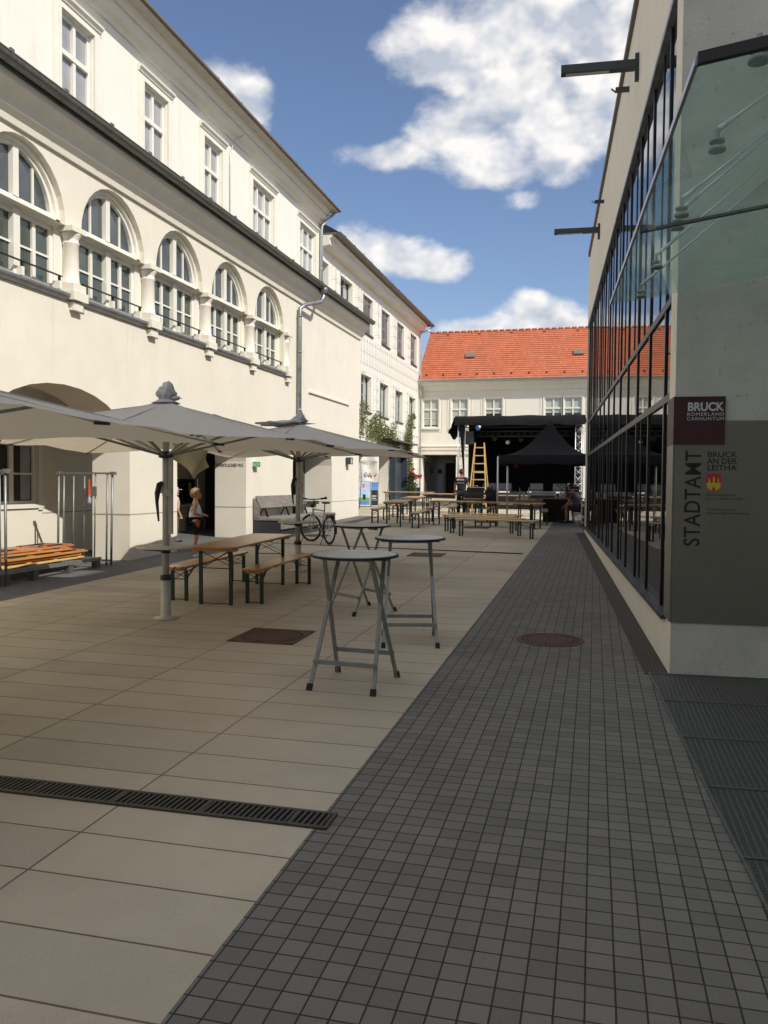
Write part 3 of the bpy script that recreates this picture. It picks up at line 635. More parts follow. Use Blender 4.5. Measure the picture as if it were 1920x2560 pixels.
f = MB(); f.box(-11.1, -9.7, 22.35, 22.45, .3, 3.7); f.box(-10.95, -9.85, 22.30, 22.349, .35, 2.5); f.build('inner_door', 'door_brown', mainb, world=True)
f = MB(); f.box(-11.05, -9.6, 27.50, 27.58, .4, 2.9); f.box(-9.62, -9.56, 26.0, 27.5, .4, 3.0); f.build('inner_door', 'door_blue', mainb, world=True)
f = MB(pw); vbox(f, 25.2, 26.5, .45, 2.7, .01, .07); fo = f.build('side_door', 'frame_white', mainb, world=True)
g = MB(pw); vbox(g, 25.35, 25.8, 1.5, 2.5, .071, .075); vbox(g, 25.9, 26.35, 1.5, 2.5, .071, .075); g.build('pane', 'pane_dark', fo, world=True)
Mx = Matrix(((1, 0, 0, -9.47), (0, 0, -1, 19.592), (0, 1, 0, 2.17), (0, 0, 0, 1)))
text(mainb, 'lettering', 'ÖFFENTLICHES WC', .115, 'letter_grey', Mx, ext=.003, width=.80, sp=1.08)

# ---- white building with climbing wires
tb = thing('office_wing', 'white plastered wing with square windows, grey blinds and climbing wires', 'building', UX, 39, 0)
L1 = [(29.45, 31.1), (32.7, 34.42), (36.1, 37.78), (39.43, 41.1), (42.77, 44.38), (46.06, 47.67)]; L2 = [(35.87, 37.62), (39.23, 40.93), (42.5, 44.2), (45.82, 47.5)]
mb = MB(pl_upper); wall(mb, 30.1, BY, -.3, 11.15, [(max(a, 30.11), b, 8.6, 10.28, .28) for a, b in L1] + [(a, b, 5.05, 6.7, .28) for a, b in L2] + [(31.0, 41.12, -.3, 3.25, .85), (46.0, 47.3, .7, 2.95, .3)])
mb.quad((31, -.3, -.85), (41.12, -.3, -.85), (41.12, 3.25, -.85), (31, 3.25, -.85)); mb.quad((46, .7, -.3), (47.3, .7, -.3), (47.3, 2.95, -.3), (46, 2.95, -.3))
mb.build('wall', 'plaster_white', tb, world=True)
for i, (a, b, z0, z1, blind) in enumerate([(a, b, 8.6, 10.28, k != 1) for k, (a, b) in enumerate(L1[1:], 1)] + [(a, b, 5.05, 6.7, False) for a, b in L2]):
    f = MB(pl_upper); vbox(f, a, b, z0-.06, z0, -.26, .06); D0, D1 = -.27, -.2
    vbox(f, a, a+.08, z0, z1, D0, D1); vbox(f, b-.08, b, z0, z1, D0, D1); vbox(f, a+.08, b-.08, z1-.09, z1, D0, D1); vbox(f, a+.08, b-.08, z0, z0+.08, D0, D1); vbox(f, (a+b)/2-.06, (a+b)/2+.06, z0+.08, z1-.09, D0, D1+.02)
    wo_ = f.build('window', 'dark_metal', tb, world=True)
    g = MB(pl_upper); g.quad((a+.08, z0+.08, -.24), (b-.08, z0+.08, -.24), (b-.08, z1-.09, -.24), (a+.08, z1-.09, -.24)); g.build('pane', 'pane_pale' if not blind else 'pane_dark', wo_, world=True)
    if blind:
        g = MB(pl_upper); g.box(a+.02, b-.02, z0+.02, z1-.28, -.16, -.14); g.box(a+.005, b-.005, z1-.28, z1-.005, -.19, -.11)
        z = z0+.06
        while z < z1-.3: g.box(a+.02, b-.02, z, z+.012, -.139, -.132); z += .07
        g.build('blind', 'blind_grey', wo_, world=True)
mb = MB(pl_upper); mould(mb, [(-.01, 10.72), (.30, 10.78), (.34, 10.80), (.34, 11.02), (.40, 11.04), (.46, 11.14), (-.01, 11.15)], 30.15, BY-.1); mb.build('cornice', 'plaster_white', tb, world=True)
mb = MB(pl_upper); vbox(mb, 30.15, 49.1, 11.16, 11.22, -.1, .62); mb.quad((30.15, 11.22, .72), (49.4, 11.22, .72), (49.4, 13.4, -3), (30.15, 13.4, -3)); mb.quad((49.4, 11.22, .72), (49.4, 13.4, -3), (49.4, 11.22, -6), (49.4, 11.22, -6.01))
mb.build('roof', 'roof_dark', tb, world=True)
gutter(pl_upper, 30.2, 49.3, 11.24, .66, .09, 'zinc_dark', tb, 1.3)
mb = MB(); mb.tube([(UX+.66, 49.1, 11.15), (UX+.5, 48.95, 10.9), (UX+.14, 48.35, 10.7), (UX+.12, 48.32, 10.5), (UX+.12, 48.32, .8)], .055, 8); mb.build('downpipe', 'zinc_light', tb, world=True)
# climbing wires: every bay of brackets and wires is one part
def wires(u0, u1, v0, v1, du=.47, dv=.5):
    f = MB(pl_upper); n = max(1, round((u1-u0)/du)); us = [u0+(u1-u0)*i/n for i in range(n+1)]; nv = max(1, round((v1-v0)/dv)); vs = [v0+(v1-v0)*i/nv for i in range(nv+1)]
    for u in us: f.bar((u, v0-.1, .20), (u, v1+.1, .20), .008)
    for v in vs:
        f.bar((us[0], v-.10, .20), (us[-1], v-.10, .20), .006)
        for u in us: f.bar((u, v, 0), (u, v, .22), .015); f.bar((u, v, .21), (u, v-.14, .21), .010)
    f.build('climbing_wires', 'alu', tb, world=True)
wires(35.2, 48.2, 7.15, 8.2)
for a, b in zip(L1, L1[1:]): wires(a[1]+.3, b[0]-.1, 8.75, 10.3, .5, .5)
for a, b in zip([(0, 35.2)]+L2, L2): wires(a[1]+.3, b[0]-.15, 4.7, 6.7, .5, .5)
wires(42.0, 48.2, 3.5, 4.5, .45, .5)
# portal door and awning
f = MB(pl_upper); vbox(f, 41.2, 41.3, .4, 3.3, -.8, .35); vbox(f, 41.3, 43.95, .4, 3.3, -.05, .04); vbox(f, 41.3, 43.95, 3.2, 3.3, .04, .35); vbox(f, 43.85, 43.95, .4, 3.2, .04, .35)
for u in (42.1, 43.0): vbox(f, u, u+.05, .5, 3.1, .04, .055)
f.build('portal_door', 'door_blue', tb, world=True)
f = MB(pl_upper); vbox(f, 38.6, 44.6, 3.84, 3.92, .01, .8); f.build('awning', 'black_metal', tb, world=True)
f = MB(pl_upper); vbox(f, 32.0, 35.2, .55, 3.1, -.84, -.80); vbox(f, 36.0, 40.6, .7, 3.15, -.84, -.81); f.build('shop_window', 'pane_dark', tb, world=True)
f = MB(pl_upper); vbox(f, 46.1, 47.2, .8, 2.85, -.29, -.25); f.build('side_door', 'pane_blind', tb, world=True)

# ---- building across the end of the yard
bb = thing('rear_building', 'two-storey cream building with orange tiled roof closing the courtyard', 'building', -1, BY, 0)
BW = [(-9.98, -9.02), (-8.26, -7.28), (-6.28, -5.26), (-2.85, -1.85), (-1.76, -.76), (1.2, 2.2), (2.3, 3.3), (5.4, 6.4)]
mb = MB(pl_back); wall(mb, -10.2, 12, .3, 7.6, [(a, b, 5.1, 6.78, .14) for a, b in BW] + [(-10.0, -7.95, .3, 3.5, .5)]); mb.build('wall', 'plaster_white', bb, world=True)
for a, b in BW:
    f = MB(pl_back); D0, D1 = -.12, -.05
    pair = (a, b) in (BW[4], BW[6])
    for lo, hi, dd in ((0, .09, .04),): vbox(f, a-hi, a-lo, 5.0, 6.88, .001, dd); vbox(f, b+lo, b+hi if not (a, b) in (BW[3], BW[5]) else b+.04, 5.0, 6.88, .001, dd); vbox(f, a, b, 6.78, 6.88, .001, dd); vbox(f, a-.1, b+.1, 4.99, 5.1, .041, .09)
    f.build('window_casing', 'frame_white', bb, world=True)
    f = MB(pl_back)
    vbox(f, a, a+.06, 5.1, 6.78, D0, D1); vbox(f, b-.06, b, 5.1, 6.78, D0, D1); vbox(f, a+.06, b-.06, 6.72, 6.78, D0, D1); vbox(f, a+.06, b-.06, 5.1, 5.17, D0, D1)
    vbox(f, (a+b)/2-.04, (a+b)/2+.04, 5.17, 6.72, D0, D1+.01); vbox(f, a+.06, b-.06, 6.12, 6.21, D0+.01, D1+.02); vbox(f, a+.06, b-.06, 5.63, 5.65, D0, D1-.01)
    wo_ = f.build('window', 'frame_white', bb, world=True)
    g = MB(pl_back); lowdark = a > -6.5; z_ = 5.9 if lowdark else 5.25
    g.quad((a+.06, z_, -.09), (b-.06, z_, -.09), (b-.06, 6.72, -.09), (a+.06, 6.72, -.09)); g.build('pane', 'pane_pale', wo_, world=True)
    g = MB(pl_back); g.quad((a+.06, 5.17, -.09), (b-.06, 5.17, -.09), (b-.06, z_, -.09), (a+.06, z_, -.09)); g.build('pane', 'pane_dark', wo_, world=True)
f = MB(pl_back)       # raised wall panels round the windows
for (a, b) in ((-10.12, -8.78), (-8.5, -7.04), (-6.52, -5.02), (-3.1, -.5), (.95, 3.55), (5.15, 6.65)):
    f = MB(pl_back)
    for u0, u1, v0, v1 in ((a, a+.04, 4.85, 7.02), (b-.04, b, 4.85, 7.02), (a+.04, b-.04, 4.85, 4.89), (a+.04, b-.04, 6.98, 7.02)): vbox(f, u0, u1, v0, v1, .001, .02)
    f.build('wall_moulding', 'plaster_moulding', bb, world=True)
mb = MB(pl_back); mould(mb, [(-.01, 7.25), (.06, 7.25), (.1, 7.35), (.14, 7.5), (.32, 7.6), (.36, 7.72), (-.01, 7.72)], -10.2, 12); vbox(mb, -10.2, 12, 7.721, 7.80, -.3, .46); mb.build('cornice', 'plaster_white', bb, world=True)
mb = MB(pl_back); mould(mb, [(-.01, 3.5), (.08, 3.5), (.08, 3.72), (.12, 3.76), (.12, 3.9), (.17, 3.98), (-.01, 3.98)], -10.15, -5); mb.build('lintel', 'plaster_moulding', bb, world=True)
gutter(pl_back, -10.3, 12, 7.86, .52, .10, 'zinc_light', bb, 1.15)
rf = MB(); N_ = 24; ang = radians(40); ey, ez, Ls = BY-.5, 7.83, 5.45
for k in range(N_):
    s0 = Ls*k/N_; s1 = Ls*(k+1)/N_+.03; lift = .035
    A = (ey+s0*cos(ang) - lift*sin(ang), ez+s0*sin(ang)+lift*cos(ang)); B = (ey+s1*cos(ang), ez+s1*sin(ang)+.004)
    C_ = (ey+s0*cos(ang), ez+s0*sin(ang))
    x = -10.3; 
    rf.quad((x, *A), (12, *A), (12, *B), (x, *B)); rf.quad((x, *C_), (12, *C_), (12, *A), (x, *A))
ry, rz_ = ey+Ls*cos(ang), ez+Ls*sin(ang); rf.quad((-10.3, ry, rz_), (12, ry, rz_), (12, ry+5, rz_-4), (-10.3, ry+5, rz_-4))
roof = rf.build('roof', 'tiles', bb, world=True)
f = MB(); x = -10.3
while x < 12: f.tube([(x, ry, rz_+.02), (x+.36, ry, rz_+.035)], .085, 8); x += .4
f.build('ridge_tiles', 'tiles', roof, world=True)
f = MB(); x = -10.0
while x < 12: f.tube([(x-.05, ry, rz_+.04), (x+.05, ry, rz_+.05)], .10, 8); x += .4
f.build('ridge_mortar', 'ridge_mortar', roof, world=True)
for x in (-7.38, -1.02):
    s_ = 2.3; y_, z_ = ey+s_*cos(ang), ez+s_*sin(ang); f = MB(); f.pl = lambda a, b, c, y_=y_, z_=z_: (a, y_ + b*cos(ang) - c*sin(ang), z_ + b*sin(ang) + c*cos(ang))
    f.box(x-.28, x+.28, 0, .5, .03, .14); q = f.build('skylight', 'roof_dark', roof, world=True)
f = MB(); 
for i in range(22):
    x = -9.8+i*1.0; y_, z_ = ey+.45*cos(ang), ez+.45*sin(ang)+.05; f.box(x, x+.10, y_-.03, y_+.03, z_, z_+.09)
    if i % 2: y2, z2 = ey+5.1*cos(ang), ez+5.1*sin(ang)+.05; f.box(x-.4, x-.25, y2-.03, y2+.03, z2, z2+.05)
f.build('snow_guard', 'rust_iron', roof, world=True)
# passage under it
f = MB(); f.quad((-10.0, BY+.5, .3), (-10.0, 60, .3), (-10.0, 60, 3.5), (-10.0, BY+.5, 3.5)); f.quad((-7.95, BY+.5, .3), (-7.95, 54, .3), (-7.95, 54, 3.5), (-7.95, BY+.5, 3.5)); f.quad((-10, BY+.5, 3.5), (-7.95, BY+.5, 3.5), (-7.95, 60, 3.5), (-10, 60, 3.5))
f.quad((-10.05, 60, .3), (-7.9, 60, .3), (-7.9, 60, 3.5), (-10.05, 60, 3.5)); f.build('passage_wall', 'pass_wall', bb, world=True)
for q in ((-9.98, -9.9, BY+.8, BY+2.0, 1.0, 3.1), (-8.5, -8.2, BY+4, BY+4.2, .9, 3.5), (-9.97, -8.5, BY+8, BY+8.1, .9, 3.2)): f = MB(); f.box(*q); f.build('passage_door', 'door_brown', bb, world=True)
for y in (BY+2.6, BY+5.4):
    f = MB(); f.box(-9.99, -9.78, y, y+.2, 2.45, 2.72); f.build('passage_lamp', 'dark_metal', bb, world=True)

# ---- glass fronted building on the right
gb = thing('glass_building', 'modern building with black-framed glass front, cream wall band and grey corner wall', 'building', .66, 7.53, 0)
UE = 16.6
mb = MB(pl_right); wall(mb, 0, UE, -.3, 8.0, [(.34, UE-.12, .61, 6.22, .09)]); mb.build('wall', 'concrete_warm', gb, world=True)
mb = MB(pl_end); wall(mb, 0, 5.6, -.3, 8.0, []); mb.build('corner_wall', 'concrete', gb, world=True)
mb = MB(pl_right); vbox(mb, .08, UE, -.3, 7.98, -9, -.5); mb.quad((UE, -.3, 0), (UE, 8, 0), (UE, 8, -9), (UE, -.3, -9)); mb.quad((0, 8.0, 0), (UE, 8, 0), (UE, 8, -9), (0, 8, -9)); vbox(mb, 0, 3.2, 8.0, 11.5, -9, -1.0); vbox(mb, 3.2, UE, 8.0, 10.1, -9, -1.0)  # set-back boxes on the roof are unseen, shaped to cast the yard shadow
mb.build('building_body', 'concrete_warm', gb, world=True)
mb = MB(pl_right); vbox(mb, -.03, UE-.6, 8.0, 8.10, -.2, .05); mb.build('roof_edge', 'roof_dark', gb, world=True)
mb = MB(pl_right); vbox(mb, .30, UE-.1, .575, .612, -.15, .045); mb.build('window_ledge', 'dark_metal', gb, world=True)
mb = MB(pl_right); vbox(mb, .34, UE-.1, 6.16, 6.219, -.15, .012); mb.build('lintel_trim', 'zinc', gb, world=True)
us = [.34] + [1.0+1.27*k for k in range(13)] + [UE-.12]; vs = [.61, 2.6, 3.5, 6.16]
for i, u in enumerate(us[1:-1]):
    f = MB(pl_right); vbox(f, u-.03, u+.03, .613, 6.16, -.075, -.034); f.build('mullion', 'black_metal', gb, world=True)
for q in [(u+.5, u+.53, 3.53, 6.16) for u in us[1:-1:2]] + [(u-.52, u-.49, .65, 2.57) for u in us[1:-1:2]] + [(u+.62, u+.65, 3.53, 6.16) for u in us[2:-1:2]] + [(.34, .40, .613, 6.16)]:
    f = MB(pl_right); vbox(f, *q, -.075, -.040); f.build('thin_mullion', 'black_metal', gb, world=True)
for v in (2.6, 3.5):
    f = MB(pl_right); vbox(f, .34, UE-.12, v-.035, v+.035, -.075, -.03); f.build('transom', 'dark_metal', gb, world=True)
for a, b in zip(us, us[1:]):
    f = MB(pl_right)
    for c, d in zip(vs, vs[1:]):
        j = [RS.uniform(-.0012, .0012) for _ in range(4)]
        f.quad((a, c, -.05+j[0]), (b, c, -.05+j[1]), (b, d, -.05+j[2]), (a, d, -.05+j[3]))
    f.build('pane', 'glass_black', gb, world=True)
rear_block = thing('shade_block', 'unseen plain cream block added behind the viewer to darken the foreground', 'building', -4, -9, 0)
f = MB(); f.box(-13, 5.9, -12, -5.5, -1, 7.5); f.build('wall', 'plaster_white', rear_block, world=True)  # unseen block, added to keep sky light off the near ground
wing = thing('shade_wing', 'unseen tall pale wing added right of the entrance to shade the foreground', 'building', 10, -8, 0)
f = MB(); f.box(6, 10, -7, 7.2, -1, 15.5); f.build('wall', 'plaster_white', wing, world=True)  # unseen mass added and sized to throw shade over the foreground

# canopy
cn = thing('entrance_canopy', 'greenish glass canopy on steel rods over the corner entrance', 'canopy', 1.5, 5.5, 3.4)
def canz(u): return 3.342 + .16*(u+.546)
def pl_can(u, v, d): return pl_end(u, v + canz(u), d)
def at_can(x, y): u = x-.66 + .055*(7.53-y); return canz(u)
for a, b in ((.02, 2.095), (2.115, 4.22)):
    f = MB(pl_can); f.box(-.546, 3.4, -.008, .008, a, b); f.build('glass_pane', 'canopy_glass', cn, world=True)
f = MB(pl_can); f.box(-.555, 3.4, -.022, .02, 4.221, 4.25); f.build('front_rail', 'black_metal', cn, world=True)
f = MB(pl_can); f.box(-.53, 3.4, -.011, .011, 2.096, 2.114); f.build('joint_seal', 'black_metal', cn, world=True)
f = MB(pl_can); f.box(-.562, -.547, -.014, .016, .02, 4.22); f.build('edge_trim', 'alu', cn, world=True)
for x, y in ((.55, 4.36), (.477, 5.29), (.415, 6.43), (.35, 7.3), (.59, 3.52), (.475, 5.54)):
    f = MB(); z = at_can(x, y); f.lathe([(.028, z-.034), (.042, z-.032), (.043, z-.018), (.034, z-.014), (.034, z-.010)], x, y, 16); f.lathe([(.036, z+.010), (.036, z+.022), (.012, z+.026), (.012, z+.075)], x, y, 16)
    fo = f.build('point_fixing', 'galv', cn, world=True)
for (x, y), (ex, ez_) in zip(((.55, 4.36), (.477, 5.29), (.475, 5.54), (.415, 6.43), (.35, 7.3)), ((1.45, 5.12), (1.46, 4.82), (1.46, 4.78), (1.47, 4.58), (1.47, 4.45))):
    f = MB(); p0 = Vector((x, y, at_can(x, y)+.07)); p1 = Vector((ex, 7.57, ez_)); f.tube([p0, p1], .009, 8); q = p0.lerp(p1, .16); f.tube([p0, q], .014, 8); f.build('tie_rod', 'truss', cn, world=True)

# facade lamps of the glass building
def arm_lamp(u, v, L, label):
    t = thing('facade_lamp', label, 'lamp', *pl_right(u, v, 0)[:2], z=v, group='long dark arm lamps on the glass building')
    f = MB(pl_right); vbox(f, u-.03, u+.03, v-.2, v+.14, .001, .05); f.build('bracket', 'dark_metal', t, world=True)
    f = MB(pl_right); vbox(f, u-.055, u+.055, v-.055, v+.055, .051, L); f.build('arm', 'dark_metal', t, world=True, bevel=.004)
    f = MB(pl_right); vbox(f, u-.035, u+.035, v-.060, v-.0555, L*.38, L-.06); f.build('lamp_lens', 'lamp_glass', t, world=True)
arm_lamp(3.65, 7.12, .97, 'long dark lamp arm on the glass building, nearer of the two')
arm_lamp(11.55, 7.40, .99, 'long dark lamp arm on the glass building, farther of the two')
def stub(u, v, label):
    t = thing('rain_spout', label, 'spout', *pl_right(u, v, 0)[:2], z=v, group='short dark spouts on the cream wall band')
    f = MB(pl_right); f.box(u-.035, u+.035, v-.02, v+.035, .001, .19); f.face([f.P(u-.035, v-.02, .19), f.P(u+.035, v-.02, .19), f.P(u+.035, v+.03, .25), f.P(u-.035, v+.03, .25)]); f.build('spout_channel', 'dark_metal', t, world=True)
stub(4.98, 7.42, 'short dark spout on the cream band beside the nearer lamp arm'); stub(10.3, 7.60, 'short dark spout on the cream band beside the farther lamp arm')

# town office sign
sg = thing('office_sign', 'brushed steel wall sign with maroon square and black STADTAMT lettering', 'sign', 1.1, 7.5, .6)
f = MB(pl_end); f.box(.0, 1.6, .60, 2.335, .004, .012); f.box(.0, .42, 2.335, 2.337, .004, .0125); f.pl = pl_right; f.box(-.012, .36, .60, 2.13, .003, .011); f.build('panel', 'steel_panel', sg, world=True)
f = MB(pl_end); f.box(-.012, .405, 2.132, 2.54, .0135, .020); f.pl = pl_right; f.box(-.018, .36, 2.131, 2.541, .0035, .0125); mp = f.build('maroon_square', 'maroon', sg, world=True)
ex = -rn; ez = Vector((0, 0, 1)); en = -rd
def sign_m(u, v, d=.0125, rot=0):
    p = Vector(pl_end(u, v, d)); R = Matrix((( ex.x, ez.x, en.x, p.x), (ex.y, ez.y, en.y, p.y), (ex.z, ez.z, en.z, p.z), (0, 0, 0, 1))); return R @ Matrix.Rotation(rot, 4, 'Z')
text(mp, 'lettering', 'BRUCK', .098, 'letter_white', sign_m(.098, 2.420, .0205), bold=.003, width=.292)
text(mp, 'lettering', 'RÖMERLAND', .040, 'letter_white', sign_m(.094, 2.376, .0205), ext=.001, width=.298, sp=1.15)
text(mp, 'lettering', 'CARNUNTUM', .040, 'letter_white', sign_m(.094, 2.338, .0205), ext=.001, width=.298, sp=1.15)
text(sg, 'lettering', 'STADTAMT', .185, 'letter_black', sign_m(.218, 1.262, rot=pi/2), ext=.001, bold=.0022, width=.815, sp=1.06)
for i, (s_, wd) in enumerate((('BRUCK', .238), ('AN DER', .240), ('LEITHA', .236))): text(sg, 'lettering', s_, .066, 'letter_black', sign_m(.268, 2.026-.0565*i), ext=.001, bold=.001, width=wd)
text(sg, 'lettering', 'ÖFFNUNGSZEITEN:', .024, 'letter_black', sign_m(.266, 1.694), ext=.001, width=.235)
text(sg, 'lettering', 'Mo.-Fr. 8:00 bis 12:00', .024, 'letter_black', sign_m(.266, 1.664), ext=.001, width=.285)
text(sg, 'lettering', 'Tel: 02162 62354 0', .024, 'letter_black', sign_m(.268, 1.572), ext=.001, width=.245)
text(sg, 'lettering', 'Mail:stadt@bruckleitha.at', .024, 'letter_black', sign_m(.268, 1.541), ext=.001, width=.34)
# coat of arms
f = MB(pl_end); cx, w2, zt, zb = .325, .058, 1.884, 1.735
def shield(s, top=zt):
    pts = [(cx-w2*s, top), (cx-w2*s, 1.79)] + [(cx-w2*s*cos(pi*k/12), 1.79-(.055*s)*sin(pi*k/12)) for k in range(1, 12)] + [(cx+w2*s, 1.79), (cx+w2*s, top)]
    return pts
f.prism(shield(1), .0125, .0150, axis='z'); f.v = f.v
so_ = f.build('coat_of_arms', 'arms_red', sg, world=True)
f = MB(pl_end); lowpts = [p for p in shield(.97, 1.806)]
f.prism(lowpts, .0152, .0168)
for tx, tw, th in ((-.036, .011, .045), (0, .014, .062), (.036, .011, .045)):
    f.prism([(cx+tx-tw/2, 1.806), (cx+tx+tw/2, 1.806), (cx+tx+tw/2, 1.806+th*.62), (cx+tx, 1.806+th), (cx+tx-tw/2, 1.806+th*.62)], .0152, .0168)
f.build('castle', 'arms_gold', so_, world=True)
f = MB(pl_end); f.box(cx-.012, cx+.012, 1.738, 1.768, .0169, .0176); f.build('gate', 'arms_red', so_, world=True)

# ================================================================== FURNITURE
def beer_table(name, label, cat, L, W, H, wood, group=None, x=0, y=0, rz=0):
    t = thing(name, label, cat, x, y, None, rz, group, tilt=True)
    f = MB(); c_ = .05
    f.prism([(-W/2, -L/2+c_), (-W/2+c_, -L/2), (W/2-c_, -L/2), (W/2, -L/2+c_), (W/2, L/2-c_), (W/2-c_, L/2), (-W/2+c_, L/2), (-W/2, L/2-c_)], H-.028, H)
    f.build('table_top' if W > .4 else 'seat', wood, t, bevel=.006)
    lw = W/2-.12 if W > .4 else W/2-.035; ly = L/2-.15
    for s in (-1, 1):
        b = MB(); b.box(-W/2+.03, W/2-.03, s*(ly+.02)-.045, s*(ly+.02)+.045, H-.065, H-.0285); b.build('batten', wood, t); b = MB(); b.box(-W/2+.05, W/2-.05, s*(ly-.62)-.04, s*(ly-.62)+.04, H-.055, H-.0285); b.build('batten', wood, t)
        g = MB()
        for q in (-1, 1): g.box(q*lw-.022, q*lw+.022, s*ly-.016, s*ly+.016, .0, H-.066)
        g.bar((-lw, s*ly, .02), (lw, s*ly, .02), .012); g.bar((-lw, s*ly, H*.62), (lw, s*ly, H*.62), .012)
        lf = g.build('leg_frame', 'green_frame', t)
        d = MB(); d.bar((-lw, s*ly, H*.60), (lw*.25, s*(ly-.50), H-.06), .022, .006); d.bar((lw, s*ly, H*.60), (-lw*.25, s*(ly-.50), H-.06), .022, .006); d.bar((-lw, s*ly, H*.66), (lw, s*ly, H-.07), .018, .005); d.bar((lw, s*ly, H*.66), (-lw, s*ly, H-.07), .018, .005)
        d.build('brace', 'green_frame', lf)
    return t
D = radians
GT = 'beer garden tables'; GBn = 'beer garden benches'
tab = beer_table('beer_table', 'orange-brown wooden beer table with green folding legs beside the front parasol pole', 'table', 2.25, .66, .77, 'wood_orange', GT, -4.77, 10.85, D(1.2))
ben = beer_table('beer_bench', 'orange-brown beer bench on the right side of the front beer table', 'bench', 2.22, .27, .47, 'wood_orange', GBn, -4.31, 11.05, D(.5))
dup(ben, -5.38, 11.02, D(.6), 'orange-brown beer bench on the left side of the front beer table, by the parasol pole', tilt=True)
tb2 = beer_table('beer_table', 'brown beer table with a bench on either side, nearest of the left rear tables', 'table', 2.25, .66, .77, 'wood_brown', GT, -5.98, 25.5, D(4))
dup(tb2, -6.25, 28.9, D(4), 'brown beer table in line behind the nearest left rear table', tilt=True)
dup(tb2, -5.75, 33.4, D(88), 'brown beer table set crosswise behind the left row, in front of the man in black', tilt=True)
dup(tb2, -7.9, 35.5, D(84), 'brown beer table set crosswise near the red roses, farthest left of all', tilt=True)
dup(tb2, -3.95, 25.85, D(74), 'brown beer table crosswise behind the pale benches, left one of two end to end', tilt=True)
dup(tb2, -2.55, 25.35, D(71), 'brown beer table crosswise behind the pale benches, right one by the tent pole', tilt=True)
dup(tb2, -4.15, 29.4, D(6), 'brown beer table pointing at the stage carrying the black case', tilt=True)
dup(tb2, -2.25, 28.6, D(3), 'brown beer table carrying the green and the clear bottle', tilt=True)
dup(tb2, -3.3, 32.4, D(88), 'brown beer table set crosswise in front of the stage edge', tilt=True)
bp = beer_table('beer_bench', 'pale new beer bench, nearest of the benches stacked side by side in the open', 'bench', 2.25, .27, .47, 'wood_pale', GBn, -2.48, 21.67, D(76))
dup(bp, -2.87, 22.55, D(76), 'pale new beer bench, second from the front among those standing side by side', tilt=True)
dup(bp, -3.15, 23.3, D(77), 'pale new beer bench, third from the front among those standing side by side', tilt=True)
dup(bp, -3.1, 24.3, D(78), 'pale new beer bench, rearmost of those standing side by side', tilt=True)
b2 = beer_table('beer_bench', 'brown beer bench on the right of the nearest left rear table', 'bench', 2.22, .27, .47, 'wood_brown', GBn, -5.2, 25.2, D(2))
for x, y, r, l in ((-6.95, 27.0, 3, 'brown beer bench on the left of the nearest left rear table'), (-5.45, 28.4, 4, 'brown beer bench on the right of the second left rear table'), (-7.1, 30.5, 3, 'brown beer bench on the left of the second left rear table'),
                   (-4.85, 29.2, 6, 'brown beer bench left of the table with the black case'), (-3.45, 28.6, 6, 'brown beer bench right of the table with the black case'), (-5.5, 32.6, 88, 'brown beer bench crosswise in front of the man in black'),
                   (-3.2, 31.6, 88, 'brown beer bench crosswise before the stage edge table'), (-1.6, 27.6, 4, 'brown beer bench between the bottle table and the sound desk')):
    dup(b2, x, y, D(r), l, tilt=True)

def standing_table(x, y, rz, label):
    t = thing('standing_table', label, 'standing table', x, y, None, rz, 'round standing tables', tilt=True); H = 1.08
    f = MB(); f.lathe([(.345, H-.022), (.36, H-.018), (.36, H-.004), (.355, H)], n=48, smooth=False); top = f.build('table_top', 'galv_dark', t)
    f = MB(); f.lathe([(.3605, H-.020), (.363, H-.012), (.3605, H-.002)], n=48); f.build('edge_band', 'rubber', top)
    f = MB(); f.lathe([(.340, H+.0003), (.335, H+.0015)], n=48, smooth=False); f.build('metal_surface', 'table_metal', top)
    for s in (-1, 1):
        f = MB(); 
        for q in (-1, 1):
            f.bar((q*.27, s*-.31, .0), (q*.20, s*.17, H-.03), .031, .018, (0, 1, 0))
        f.bar((-.262, s*-.25, .17+.05), (.262, s*-.25, .17+.05), .022, .036); f.bar((-.22, s*.17, H-.035), (.22, s*.17, H-.035), .03, .02)
        lf = f.build('leg_frame', 'galv', t)
        for q in (-1, 1):
            r = MB(); r.bar((q*.272, s*-.322, -.002), (q*.268, s*-.30, .05), .044, .028, (0, 1, 0)); r.build('rubber_foot', 'rubber', lf)
    f = MB(); f.box(-.3, -.16, -.02, .02, H-.05, H-.023); f.box(.16, .3, -.02, .02, H-.05, H-.023); f.build('top_bracket', 'galv_dark', t)
    return t
mat('table_metal', (.42, .41, .36), .36, .25, var=.3, scale=5, bump=.1, bscale=30, dirt=((.07, .065, .055), 6, .5, .72, .75))
standing_table(-1.90, 6.55, D(-4), 'worn metal-topped round standing table, nearest of the three')
standing_table(-1.82, 8.30, D(14), 'worn metal-topped round standing table at the right, without slanted crossing legs')
standing_table(-2.80, 9.95, D(-38), 'worn metal-topped round standing table, farthest of the three, with crossing legs seen sideways')

